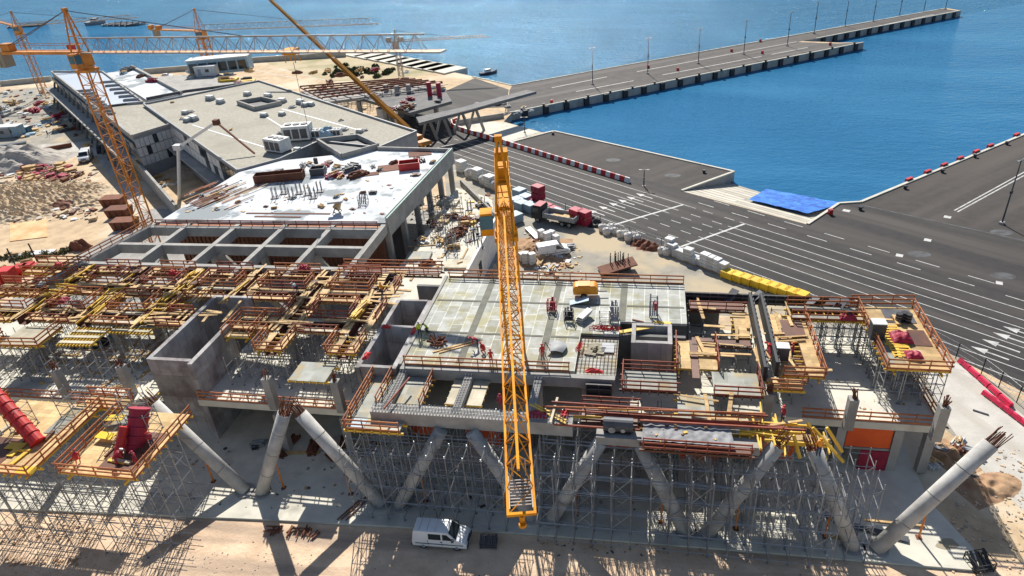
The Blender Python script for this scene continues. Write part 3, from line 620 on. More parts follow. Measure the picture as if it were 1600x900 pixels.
# ---- waffle grid of beam formwork
GX = [(-29.6, 'panelled deck'), (-37.5, ''), (-46.6, ''), (-54.6, ''), (-62.6, ''), (-70.6, '')]
ZF = 9.7; GW = 'beam formwork walkways of the waffle grid'
for i, (x, _) in enumerate(GX):
    hw = 1.55; yb = [(57.4, 60.8), (63.5, 66.0)]
    if i in (0, 1): yb = [(51.3, 54.4)]+yb
    if i == 2: yb = yb[1:]
    for k, (y0, y1) in enumerate(yb):
        front = y0 < 52
        platform(x-hw, x+hw, y0, y1, ZF, 'beam form walkway pointing seawards in the waffle grid, %s line from the deck, %s bay' % (ORD[i], ORD[k]), 'ply', 'LRF' if front else 'LR', 'rail' if k != 1 else 'rail_red', trough=('Y', .9), group=GW, edge='beam_yellow' if front else 'timber', ext=.2)
for k, (y, hw) in enumerate(((56.05, 1.35), (62.15, 1.35), (66.9, .85))):
    for i in range(5):
        x1, x0 = GX[i][0]-1.55, GX[i+1][0]+1.55
        if k == 0 and i in (1, 2): x0, x1 = (-43.6, -39.3) if i == 1 else (-52.8, -49.8)
        platform(x0, x1, y-hw, y+hw, ZF+.06, 'beam form walkway crossing the waffle grid, %s bay from the deck, %s row inland' % (ORD[i], ORD[k]), 'ply' if (i+k) % 3 else 'ply_pale', 'FB', 'rail' if (i+k) % 2 else 'rail_red', trough=('X', 1.0), group=GW, edge='timber', ext=.2)
    for i, (x, _) in enumerate(GX):
        if k == 0 and i == 2: continue
        platform(x-1.52, x+1.52, y-hw+.02, y+hw-.02, ZF+.12, 'beam form crossing node of the waffle grid, %s line from the deck, %s row' % (ORD[i], ORD[k]), 'ply', '', trough=('Y', 1.0), joists=False, group=GW)
# left grid wing beyond
for k in range(3):
    platform(-80.5, -72.5, 54.4+5.6*k, 57.2+5.6*k, ZF, 'long railed formwork walkway at the outer edge of the waffle grid, %s row' % ORD[k], 'ply', 'FB', 'rail', trough=('X', .9), group=GW)
# ---- platforms given in plan
FP = 'separate formwork tables around the bare floor'
platform(-69.2, -64.3, 50.0, 53.8, 9.6, 'plain white plywood formwork table beside the bare floor, pale and empty', 'ply_pale', 'RF', ang=R(3))
platform(-62.6, -58.4, 51.0, 54.2, 9.5, 'yellow joist table with white boards laid across, beside the pale empty table', 'ply_pale', '', ang=R(2), ext=.3, opened=True)
platform(-58.0, -53.2, 53.6, 56.2, 9.55, 'bare yellow joist table touching the square column above the bare floor', 'ply_pale', '', ext=.3, opened=True)
platform(-56.5, -52.2, 57.2, 60.2, 9.55, 'yellow joist table piled with loose white boards beside the concrete shaft', 'ply_pale', '', ext=.3, opened=True)
platform(-76.0, -70.0, 47.5, 51.6, 9.6, 'brown railed formwork table heaped with long boards at the picture edge', 'timber', 'FR')
platform(-44.0, -41.0, 53.6, 57.4, 9.5, 'small plank walkway beside the open side of the concrete shaft', 'ply', 'LR')
platform(-33.4, -29.6, 47.2, 50.2, 9.3, 'isolated grey green formwork table standing over the dim lower floor', 'ply_grey', '', ext=.1)
# foreground platforms with the red column forms
platform(-46.9, -39.8, 33.3, 41.2, 9.6, 'bright railed plywood platform with workers around the crimson column form', 'ply', 'FLR', 'rail')
platform(-58.5, -49.4, 32.7, 41.6, 9.6, 'bright railed plywood platform carrying the red ribbed leaning form', 'ply', 'FR', 'rail')
platform(-52.0, -47.4, 41.6, 43.2, 9.3, 'brown railed plank bridge linking the two bright platforms', 'ply', 'FB', 'rail')
platform(-68.5, -59.5, 33.0, 41.5, 9.6, 'railed plywood platform cut by the picture edge beyond the red form', 'ply', 'FR', 'rail')
# around the front edge beam
platform(-25.2, -20.3, 41.5, 42.9, 9.0, 'narrow railed plank landing wrapping the end of the front beam', 'ply_grey', 'FL', 'rail')
platform(-25.3, -23.45, 43.0, 49.0, 9.0, 'narrow railed plank walkway along the shaft end of the front beam', 'ply_grey', 'L', 'rail')
platform(-24.0-.2+.9, -22.6, 44.4, 48.8, 9.25, 'sloping row of joists and grey ply outside the first rebar rib', 'ply_grey', 'L', 'rail', ext=.35)
platform(-21.8, -19.3, 44.5, 48.8, 9.25, 'grey ply table with cut joists just inside the first rebar rib', 'ply_grey', 'R', 'rail', ext=.35)
platform(-17.2, -16.25, 45.3, 48.9, 9.2, 'yellow stained ply strip on one side of the second rebar rib', 'ply_pale', '', ext=.1)
platform(-15.35, -13.9, 45.3, 48.9, 9.2, 'yellow stained ply strip framed by timber beside the second rebar rib', 'ply_pale', '', ext=.1)
# east part
platform(3.1, 4.35, 51.9, 56.4, 9.5, 'bright plank strip against the small concrete shaft', 'ply', 'L', 'rail_red'); platform(5.1, 6.7, 51.9, 56.4, 9.5, 'bright plank strip across the brown trough from the small shaft', 'ply', 'R', 'rail_red')
platform(4.4, 5.05, 50.6, 56.5, 9.45, 'narrow brown beam trough between two bright plank strips', 'film_ply', '', joists=False, cat='beam form', name='beam_trough')
platform(-1.7, 3.0, 48.3, 51.2, 9.55, 'red railed grey ply table in front of the small concrete shaft', 'ply_grey', 'FBL', 'rail_red', 'film_ply')
platform(6.1, 10.0, 48.3, 51.6, 9.5, 'red railed grey ply table strewn with planks next to black wall form', 'ply_grey', 'FR', 'rail_red', 'film_ply')
platform(3.0, 6.0, 45.7, 48.2, 9.4, 'brown filmed ply table with projecting joist ends above the scaffold', 'ply_grey', '', 'rail_red', 'beam_yellow')
platform(.2, 8.4, 41.4, 42.25, 9.3, 'red railed walkway along the outer edge of the sheet covered slab form', 'film_ply', 'F', 'rail_red', 'film_ply')
platform(-5.0, -.3, 43.6, 46.2, 9.2, 'cluttered brown walkway between the front beam and the dark tank', 'film_ply', 'B', 'rail_red', 'film_ply')
platform(.2, 8.6, 43.5, 45.4, 9.5, 'dark slab form under grey plastic sheet at the front edge', 'ply_grey', '', 'rail_red', 'beam_yellow')
platform(12.2, 15.6, 51.4, 61.6, 9.6, 'long yellow railed formwork walkway rising behind the black wall form', 'ply', 'RF', 'rail', trough=('Y', .8))
platform(11.0, 13.6, 49.9, 51.3, 9.3, 'small railed end landing below the long yellow walkway', 'ply', 'F', 'rail')
platform(21.0, 26.0, 52.9, 63.3, 9.8, 'large railed formwork deck over the bare corner floor with barrels and ladders', 'ply', 'FLR', 'rail')
platform(14.3, 20.9, 60.6, 63.2, 9.75, 'railed plank walkway along the seaward edge of the corner floor', 'ply_grey', 'FB', 'rail', trough=('X', .9))
platform(4.6, 10.0, 62.0, 63.8, 9.6, 'brown beam form behind the open scaffold well next to the panelled deck', 'film_ply', 'F', 'rail_red', 'film_ply'); platform(4.6, 10.0, 55.9, 57.0, 9.5, 'brown plank beam form on the shaft side of the scaffold well', 'film_ply', '', 'rail_red', 'film_ply')
platform(8.8, 10.1, 57.1, 61.9, 9.55, 'bright ply strip between scaffold well and black wall form', 'ply', '', 'rail')
platform(10.3, 14.6, 43.9, 44.9, 8.7, 'yellow beam staging round the tops of the paired leaning columns', 'ply', '', 'rail', 'beam_yellow', ext=.9)
# between slab front and grid
platform(-70.8, -35.6, 81.25, 81.3+.9, 9.1, 'long brown plank landing with red rails under the white slab edge', 'film_ply', 'F', 'rail_red', 'film_ply', joists=False) if False else platform(-70.6, -36.2, 80.15, 80.9, 9.75, 'long brown plank landing with red rails along the white slab edge', 'rail', 'F', 'rail_red', 'film_ply', joists=False)
platform(-36.5, -24.0, 67.6, 69.2, 9.7, 'brown railed plank walkway between waffle grid and lower yard', 'film_ply', 'FB', 'rail', 'film_ply')
# ---- black wall forms
def wallform(a, b2, z, h, label, th=.25):
    a, b2 = Vector((*a, z)), Vector((*b2, z)); o = thing('wall_form', label, 'wall formwork', (a+b2)/2); d = (b2-a).normalized(); L_ = (b2-a).length; nn = Vector((d.y, -d.x, 0))
    q = MB(); q.bar(a+Vector((0, 0, h/2)), b2+Vector((0, 0, h/2)), th, h); q.build('panel', 'black', o)
    q = MB(); n_ = int(L_/.8)
    for k in range(n_+1):
        p = a+d*(L_*k/n_)+nn*(th/2+.06); q.bar(p, p+Vector((0, 0, h+.08)), .1, .1, up=(d.x, d.y, 0))
    for z_ in (.3*h, .75*h): q.bar(a+nn*(th/2+.16)+Vector((0, 0, z_)), b2+nn*(th/2+.16)+Vector((0, 0, z_)), .1, .14)
    q.build('waling', 'steel_dark', o); return o
wallform((4.3, 64.6), (20.0, 64.2), 9.0, 1.15, 'long black steel wall form along the seaward edge of the slab')
wallform((10.5, 50.8), (10.6, 63.6), 9.3, 1.6, 'black steel wall form running inland beside the scaffold well'); wallform((11.6, 51.6), (11.7, 63.6), 9.3, 1.6, 'second black wall form face parallel to the one beside the well')
wallform((-4.9, 49.0-.35), (-2.7, 49.0-.35), 8.2, 1.5, 'short black form panel clamped to the front wall below the rebar mat')
# ---- slab-edge rails
guard((-72, 46.15, Z1), (-53.2, 46.55, Z1), 'brown guard rail along the edge of the bright bare floor near red forms')
guard((-44.4, 47.75, Z1), (-27.8, 47.65, Z1), 'brown guard rail along the dim floor behind the free leaning columns')
guard((14.2, 50.65, Z1), (25.2, 50.55, Z1), 'brown guard rail above the orange panel of the corner bay'); guard((25.3, 50.8, Z1), (24.9, 63.5, Z1), 'brown side rail of the corner floor beside the pale track')
guard((-22.3, 49.7, Z2), (-11.5, 49.8, Z2), 'brown guard rail at the front of the panelled deck beside the two shafts'); guard((-10.4, 49.8, Z2), (-6.6, 49.9, Z2), 'short brown guard rail in front of the rebar mat')
guard((-22.4, 66.8, Z2), (-12, 66.7, Z2), 'brown guard rail at the back of the panelled deck facing the sandy yard'); guard((-11.8, 66.7, Z2), (4.1, 66.5, Z2), 'brown guard rail at the back of the panelled deck behind the yellow compressor')
guard((20.5, 63.9, Z2-.3), (26.3, 64.2, Z2-.3), 'brown guard rail on the far corner of the railed corner deck')
guard((-74.9, 63, 9.9), (-71.6, 80.6, 9.9), 'brown guard rail on the outer edge beam beside the sandy yard')
guard((-81, 54, ZF), (-75.2, 62.6, ZF), 'slanting brown guard rail at the outer corner of the waffle grid')
guard((-8.2, 44.6, 9.2), (9.5, 44.9, 9.6), 'long red guard rail across the front slab form behind the beam')
guard((-72, 46.1, Z1), (-95, 46.1, Z1), 'brown guard rail leaving the picture beyond the bright bare floor')
# ---- scaffolds
SC = {}
def tower(x, y, z0, h, label, group, wd=1.45, ang=0, link=0):
    key = (round(h, 1), wd, link)
    if key not in SC:
        def mk(h=h, wd=wd, link=link):
            o = local('scaffold_tower', 'x', 'scaffold'); s = wd/2; q = MB(); C4 = ((-s, -s), (s, -s), (s, s), (-s, s)); st = 1.0 if h < 4 else 1.9
            for c in C4: q.tube((*c, .0), (*c, h), .044, 4); q.obox(c, 0, .1, .1, 0, .05)
            zz = .35; lv = []
            while zz < h-.2: lv.append(zz); zz += st
            for zz in lv:
                for a, b2 in zip(C4, C4[1:]+C4[:1]): q.tube((*a, zz), (*b2, zz), .037, 4)
                if link:
                    for y in (-s, s): q.tube((s, y, zz), (s+link, y, zz), .037, 4)
                for c in C4: q.tube((*c, zz-.07), (*c, zz+.07), .062, 4)
            q.build('frame', 'steel', o); q = MB()
            for k in range(len(lv)-1):
                za, zb = lv[k], lv[k+1]
                if k % 2: q.tube((-s, -s, za), (s, -s, zb), .026, 4); q.tube((s, s, za), (s, -s, zb), .026, 4)
                else: q.tube((s, s, za), (-s, s, zb), .026, 4); q.tube((-s, s, za), (-s, -s, zb), .026, 4)
            if len(q.f): q.build('diagonal_brace', 'steel', o)
            return o
        SC[key] = Kind(mk)
    o = SC[key]((x, y, z0), ang, label, group)
    if group is None and 'group' in o: del o['group']
    return o
G1 = 'galvanised scaffold towers under the front slab form'; L1_ = 'galvanised scaffold tower in the dense forest under the front slab form'
for i in range(8):
    for j in range(4): tower(-7.6+3.1*i, 39.7+1.95*j, .2, 8.3, L1_, G1, 1.55, link=1.55 if i < 7 else 0)
for i in range(2):
    for j in range(2): tower(16.9, 40.6+2.4*j+.1*i, .2, 8.6, 'galvanised scaffold tower round the paired leaning columns with yellow staging', 'scaffold round the paired column tops') if i == 0 else None
for i in range(5):
    for j in range(3): tower(-24.4+3.1*i, 40.4+2.4*j, .2, 8.2, 'galvanised scaffold tower under the end of the front beam, shaft side', 'scaffold towers under the end of the front beam', 1.55, link=1.55 if i < 4 else 0)
for i in range(5):
    for j in range(3):
        x = (-57.4, -53.6, -50.4, -45.6, -41.4)[i]; tower(x, 33.9+2.5*j, .0 if j < 1 else .2, 9.0, 'steel scaffold tower under the bright platforms with red column forms', 'scaffold towers under the bright railed platforms', 1.5, link=1.4)
for i in range(2):
    for j in range(2): tower(-62.0-3.2*i, 34.5+2.5*j, .2, 9.0, 'steel scaffold tower under the platform cut by the picture edge', 'scaffold towers at the picture edge', 1.5)
for i in range(7):
    for j in range(3): tower(-70.5+2.7*i, 49.6+2.5*j, Z1, 3.5, 'slender scaffold tower standing on the bright bare floor among square columns', 'scaffold towers on the bright bare floor', 1.4)
for i in range(6):
    for j in range(4): tower(-41.5+2.7*i, 51.0+2.9*j, Z1, 3.5, 'slender scaffold tower on the dim floor below the waffle grid', 'scaffold towers below the waffle grid', 1.4)
for i in range(9):
    for j in range(3): tower(-73+2.9*i, 58.8+3.0*j, .2, 8.9, 'tall scaffold tower in the openings of the waffle grid beyond the shaft', 'scaffold towers in the far waffle grid', 1.5)
for i in range(4):
    for j in range(3): tower(5.2+1.5*i, 57.6+1.6*j, Z1, 3.5, 'scaffold tower inside the open well beside the panelled deck', 'scaffold towers in the open well', 1.4)
for i in range(7):
    for j in range(2): tower(13.6+1.6*i, 61.0+1.6*j, Z1, 3.6, 'scaffold tower on the seaward side of the corner floor', 'scaffold towers on the corner floor', 1.45)
for i in range(3):
    for j in range(4): tower(21.9+1.7*i, 54.0+2.2*j, Z1, 3.7, 'scaffold tower under the large railed corner deck', 'scaffold towers under the corner deck', 1.5)
for i in range(3): tower(12.9+1.1*i*0+.9*i, 53.0+2.4*i, Z1, 3.5, 'scaffold tower under the long yellow railed walkway', 'scaffold towers under the yellow walkway', 1.2)
for i in range(6): tower(-1.0+1.7*i, 47.2, .2, 8.6, 'scaffold tower under the red railed grey ply tables', 'scaffold towers under the grey ply tables', 1.4)
# ================================================================== CRANES
random.seed(9)
def mast(mb, x, y, z0, z1, wd, r=.09, rb=.05, ang=0):
    s = wd/2; ca, sa = math.cos(ang), math.sin(ang); C4 = [(x+a*ca-b2*sa, y+a*sa+b2*ca) for a, b2 in ((-s, -s), (s, -s), (s, s), (-s, s))]
    for c in C4: mb.bar((*c, z0), (*c, z1), r*2, r*2, up=(ca, sa, 0))
    n_ = max(1, round((z1-z0)/(wd*1.0))); h = (z1-z0)/n_
    for k in range(n_):
        za, zb = z0+k*h, z0+(k+1)*h
        for i in range(4):
            a, b2 = C4[i], C4[(i+1) % 4]
            if (k+i) % 2: a, b2 = b2, a
            mb.tube((*a, za), (*b2, zb), rb, 4); mb.tube((*a, zb), (*b2, zb), rb, 4)
def jibtruss(mb, a, b2, wd, h, panel, r=.08, rb=.045, tip=0, mats=(0, 0)):
    a, b2 = Vector(a), Vector(b2); d = b2-a; L_ = d.length; d.normalize(); s = Vector((-d.y, d.x, 0))*wd/2; up = Vector((0, 0, h)); n_ = max(2, round(L_/panel)); h_ = L_/n_
    for q_ in (-1, 1): mb.bar(a+s*q_, b2+s*q_, r*2, r*2)
    e = b2-d*tip if tip else b2-d*h_*.5
    mb.bar(a+up, e+up, r*2.2, r*2.2)
    for k in range(n_):
        p0, p1, m_ = a+d*(h_*k), a+d*(h_*(k+1)), a+d*(h_*(k+.5))+up
        if (m_-a).dot(d) > (e-a).dot(d)+.01: 
            mb.tube(p0+s, p1-s, rb, 4)
        else:
            for q_ in (-1, 1): mb.tube(p0+s*q_, m_, rb, 4); mb.tube(m_, p1+s*q_, rb, 4)
        mb.tube(p0-s, p0+s, rb, 4); mb.tube(p0-s*(-1)**k, p1+s*(-1)**k, rb*.9, 4)
    mb.bar(b2-s*1.1, b2+s*1.1, r*2.4, r*2.4)
def tower_crane(label, base, zj, ztop, jend, cend, wd=1.8, jw=1.2, jh=1.3, panel=2.0, jr=.08, mr=.09, cm='crane', jm=None, cab=True, ties=(.62, .9), name='tower_crane', peakoff=0):
    x, y, z0 = base; o = thing(name, label, 'tower crane', base); jm = jm or cm; d = Vector((jend[0]-x, jend[1]-y, 0)).normalized(); s = Vector((-d.y, d.x, 0)); ang = math.atan2(d.y, d.x); top = Vector((x, y, ztop)); pt = Vector((x, y, zj))
    q = MB(); mast(q, x, y, z0, zj-2.6, wd, mr, mr*.55, ang); q.build('mast', cm, o)
    q = MB(); q.obox((x, y), ang, wd*.62, wd*.62, zj-2.7, zj-2.3); q.tube((x, y, zj-2.3), (x, y, zj-1.9), wd*.6, 14); q.obox((x, y), ang, wd*.5, wd*.5, zj-1.9, zj-.1); q.build('slewing_ring', cm, o)
    q = MB(); t = Vector((0, 0, ztop-zj))
    for a in (-1, 1):
        for b2 in (-1, 1): q.bar(pt+d*a*wd*.45+s*b2*wd*.42, top+d*a*.12+s*b2*.12, .16, .16)
    for k in range(1, 5):
        f = k/5; c = [pt.lerp(top, f)+d*a*(wd*.45*(1-f)+.1*f)+s*b2*(wd*.42*(1-f)+.1*f) for a, b2 in ((-1, -1), (1, -1), (1, 1), (-1, 1))]
        for i in range(4): q.tube(c[i], c[(i+1) % 4], .05, 4)
    q.obox((x, y), ang, .3, .3, ztop-.1, ztop+.35); q.build('tower_peak', cm, o)
    q = MB(); jibtruss(q, pt+d*wd*.4, (jend[0], jend[1], zj), jw, jh, panel, r=jr, rb=jr*.5, tip=panel*.9); jb = q.build('jib', jm, o)
    ce = Vector((cend[0], cend[1], zj)); q = MB()
    for b2 in (-1, 1): q.bar(pt-d*wd*.3+s*b2*jw*.5, ce+s*b2*jw*.5, .22, .4)
    n_ = 8
    for k in range(n_+1): p = pt.lerp(ce, k/n_); q.bar(p-s*jw*.5, p+s*jw*.5, .12, .12)
    q.bar(pt+Vector((0, 0, .12)), ce+Vector((0, 0, .12)), jw*.7, .05); cj = q.build('counter_jib', cm, o)
    q = MB()
    for b2 in (-1, 1):
        a_, e_ = pt-d*wd*.5+s*b2*jw*.55, ce+s*b2*jw*.55
        for k in range(7): p = a_.lerp(e_, k/6); q.tube(p, p+Vector((0, 0, 1.1)), .03, 4)
        q.tube(a_+Vector((0, 0, 1.1)), e_+Vector((0, 0, 1.1)), .03, 4)
    q.build('handrail', cm, cj)
    q = MB(); dd = (pt-ce).normalized(); c = ce+dd*1.8
    for k in range(2): p = c+dd*(1.0*k); q.obox((p.x, p.y), ang, .42, jw*.62, zj-2.1, zj+.25)
    q.build('counterweight', 'counterweight', o)
    q = MB(); p = ce+dd*1.2; q.obox((p.x+dd.x*3, p.y+dd.y*3), ang, .9, jw*.45, zj+.22, zj+1.3); p = ce+dd*.3; q.obox((p.x, p.y), ang, .7, jw*.55, zj+.1, zj+1.4); q.build('winch', cm, o)
    q = MB(); je = Vector((jend[0], jend[1], zj))
    for f in ties: q.tube(top, (pt.lerp(je, f))+Vector((0, 0, jh)), .05, 4)
    for b2 in (-1, 1): q.tube(top, ce+dd*2+s*b2*jw*.45, .05, 4)
    if ties or True: q.build('tie_bar', 'cable', o)
    if cab:
        p = pt+s*(wd*.5+.75)*-1+d*.5; q = MB(); q.obox((p.x, p.y), ang, .65, .5, zj-1.9, zj+.1); cb = q.build('cab', cm, o); q = MB(); pf = p+d*.66; q.obox((pf.x, pf.y), ang, .03, .5, zj-1.3, zj-.1)
        for b2 in (-1, 1): pp = p+s*b2*.51; q.obox((pp.x, pp.y), ang, .5, .03, zj-1.2, zj-.15)
        q.build('window', 'teal', cb)
    return o, d, s, pt
# the tall crane on the sandy yard
je = P(692, 80, 33); ce = P(-14, 82, 33)
cr, d, s, pt = tower_crane('tall orange tower crane standing between the sandy yard and the courtyard wall', (-80.5, 88.9, 0), 33, 38.6, (je.x, je.y), (ce.x, ce.y), 1.85, 1.3, 1.9, 2.3, cm='crane_orange', jm='crane_grey', ties=(.52,))
q = MB(); q.bar(pt+d*2, Vector((je.x, je.y, 33)), 1.35, .1); q.build('walkway', 'crane_far', cr)
p_ = P(455, 82, 32.4); q = MB(); q.obox((p_.x, p_.y), math.atan2(d.y, d.x), .9, .75, 32.2, 32.9)
for sx in (-.7, .7):
    for sy in (-.5, .5): q.bar(Vector((p_.x, p_.y, 32.4))+d*sx+s*sy, Vector((p_.x, p_.y, 31.2))+d*sx*1.1+s*sy*1.1, .1, .1)
q.build('trolley', 'crane', cr); q = MB(); q.tube((p_.x, p_.y, 31.2), (p_.x, p_.y, 18), .035, 4); q.obox((p_.x, p_.y), 0, .25, .15, 17.2, 18.1); q.build('hoist_rope', 'cable', cr)
p_ = P(112, 76, 33); q = MB(); q.bar(p_-d*.9+Vector((0, 0, .2)), p_+d*.9+Vector((0, 0, .2)), .06, .7); q.build('sign_board', 'crimson', cr)
# the near crane whose jib points out over the camera side
cr2, d, s, pt = tower_crane('bright yellow tower crane whose long jib hangs over the panelled deck', (-11.75, 51.6, .2), 25.4, 31.3, (-4.84, 19.66), (-14.1, 62.6), 1.6, 1.15, 1.25, 1.45, jr=.058, ties=(), cab=True)
q = MB(); e = Vector((-4.84, 19.66, 25.4))
for k in range(9): p = e-d*(.5+.18*k); q.bar(p-s*.45, p+s*.45, .04, .04)
for b2 in (-.5, .5): q.bar(e-d*.3+s*b2, e-d*2.2+s*b2, .06, .06); q.tube(e-d*2.2+s*b2*.6, e-d*2.2+s*b2*.6+Vector((0, 0, 1.0)), .03, 4)
q.tube(e-d*2.2-s*.3+Vector((0, 0, 1)), e-d*2.2+s*.3+Vector((0, 0, 1)), .03, 4)
q.build('tip_basket', 'crane_grey', cr2)
q = MB(); q.tube(e-Vector((0, 0, .1)), e-Vector((0, 0, .45)), .12, 8); q.tube(e+d*.1-Vector((0, 0, .45)), e+d*.1-Vector((0, 0, .6)), .18, 8); q.build('hook_sheave', 'crane', cr2)
# walkway mesh inside the near jib root
q = MB()
for k in range(55): p = pt+d*(1+.22*k); q.bar(p-s*.5+Vector((0, 0, .03)), p+s*.5+Vector((0, 0, .03)), .05, .03)
q.build('walkway', 'crane_far', cr2)
je = P(592, 37, 18); ce = P(236, 46, 18); tower_crane('distant orange tower crane rising from the lower roofs, jib over the sea', (-141, 207, 0), 18, 24.2, (je.x, je.y), (ce.x, ce.y), 2.5, 1.3, 1.7, 2.4, mr=.16, cm='crane_orange', jm='crane_grey', ties=(.6,))
je = P(215, 27, 22.75); ce = P(-20, 29, 22.75); tower_crane('distant orange tower crane cut by the picture edge, among the storage yard', (-204, 203, 0), 22.7, 27, (je.x, je.y), (ce.x, ce.y), 1.8, 1.1, .9, 2.4, cm='crane_far', jm='crane_grey', ties=(.6,))
je = P(765, 57, 12); ce = P(606, 66, 12); tower_crane('slim small crane beside the dunes with a thin jib over glittering water', (-76.3, 207, 0), 12, 15.2, (je.x, je.y), (ce.x, ce.y), 1.3, .8, .6, 2, cm='crane_grey', jm='crane_grey', ties=(.6,), cab=False)
# telescopic boom of the mobile crane behind the roof
mc = thing('mobile_crane', 'mobile crane behind the gravel roof with a long brown telescopic boom', 'mobile crane', (-57, 156, 0)); ft = P(646, 209, 2.6); tp = P(414, -8, 30); q = MB(); dv = tp-ft
for k in range(4): q.bar(ft+dv*(.25*k-.01*(k > 0)), ft+dv*(.25*(k+1)), .95-.12*k, 1.0-.12*k)
bo = q.build('telescopic_boom', 'boom', mc); q = MB()
for k in range(1, 4): q.bar(ft+dv*(.25*k-.008), ft+dv*(.25*k+.004), 1.0-.1*k, 1.06-.1*k)
q.build('section_collar', 'cable', bo)
q = MB(); g_ = Vector((ft.x, ft.y, 0)); q.obox((g_.x, g_.y), R(-39), 5.2, 1.35, .9, 1.6); q.obox((g_.x, g_.y), R(-39), 1.8, 1.2, 1.6, 2.4); q.build('carrier', 'crane_far', mc); q = MB()
for k in range(4):
    for b2 in (-1.15, 1.15): c = g_+U*(-3.6+2.3*k)+NV*b2; q.tube(c-NV*.2+Vector((0, 0, .6)), c+NV*.2+Vector((0, 0, .6)), .6, 14)
q.build('tyre', 'tyre', mc)
# concrete placing boom by the courtyard
pb = thing('placing_boom', 'white concrete placing boom folded over the roof edge by the sandy courtyard', 'placing boom', (*P2(281, 311), 0)); bs = P(281, 311, 0); q = MB(); t1 = P(278.5, 230, 11.0); q.tube(bs, t1, .42, 10, .32); q.build('column', 'white', pb)
t2 = P(338, 190, 14.5); t2 = t1+(t2-t1).normalized()*min((t2-t1).length, 16); t2 = P(338, 191, 15.5); q = MB(); q.bar(t1, t2, .4, .5); q.build('lower_arm', 'white', pb); t3 = P(398, 240, 10.4); q = MB(); q.bar(t2, t3, .26, .3); q.build('upper_arm', 'rust', pb); q = MB(); q.obox((t2.x, t2.y), 0, .5, .5, t2.z-.5, t2.z+.5); q.build('elbow', 'rust', pb)
q = MB(); q.obox((t1.x, t1.y), 0, .8, .6, t1.z-.5, t1.z+.5); q.build('turntable', 'offwhite', pb)
# ================================================================== VEHICLES
def wheels(o, pts, r=.32, wd=.2):
    for x, y in pts:
        s_ = 1 if y > 0 else -1; q = MB(); q.tube((x, y-wd/2, r), (x, y+wd/2, r), r, 18); t = q.build('wheel', 'tyre', o); q = MB(); q.tube((x, y+s_*(wd/2-.04), r), (x, y+s_*(wd/2+.015), r), r*.6, 14); q.build('rim', 'steel', t)
def vanbody(o, prof, W0, W1, zb, ms='white', bev=.07):
    def hw(z): return W0-max(0, z-zb)*(W0-W1)/(max(p[1] for p in prof)-zb)
    q = MB(); n_ = len(prof); q.add([(x, hw(z), z) for x, z in prof]+[(x, -hw(z), z) for x, z in prof], [tuple(range(n_)), tuple(range(2*n_-1, n_-1, -1))]+[(i, i+n_, (i+1) % n_+n_, (i+1) % n_) for i in range(n_)])
    b2 = q.build('body', ms, o); md = b2.modifiers.new('edge', 'BEVEL'); md.width = bev; md.segments = 3; md.limit_method = 'ANGLE'; md.angle_limit = R(25)
    bm = bmesh.new(); bm.from_mesh(b2.data); bmesh.ops.recalc_face_normals(bm, faces=bm.faces); bm.to_mesh(b2.data); bm.free()
    for p_ in b2.data.polygons: p_.use_smooth = True
    return b2, hw
def glass(o, hw, quad, name='side_window', off=.015):
    for s_ in (-1, 1):
        q = MB(); A = [(x, s_*(hw(z)+off), z) for x, z in quad]; Bk = [(x, s_*(hw(z)-.03), z) for x, z in quad]; n_ = len(quad)
        q.add(A+Bk, [tuple(range(n_)), tuple(range(2*n_-1, n_-1, -1))]+[(i, (i+1) % n_, (i+1) % n_+n_, i+n_) for i in range(n_)]); q.build(name, 'glass', o)
def cross(o, hw, a, b2, name, ms, inset=.08, off=.02):
    (x0, z0), (x1, z1) = a, b2; nx, nz_ = (z0-z1), (x1-x0); l_ = math.hypot(nx, nz_); nx, nz_ = abs(nx)/l_*off*(1 if x0 > 0 else -1), abs(nz_)/l_*off; w0, w1 = hw(z0)-inset, hw(z1)-inset
    q = MB(); A = [(x0+nx, -w0, z0+nz_), (x0+nx, w0, z0+nz_), (x1+nx, w1, z1+nz_), (x1+nx, -w1, z1+nz_)]; k = .06*(1 if x0 > 0 else -1); Bk = [(x-k, y, z-.03) for x, y, z in A]; q.hexa(A+Bk); q.build(name, ms, o)
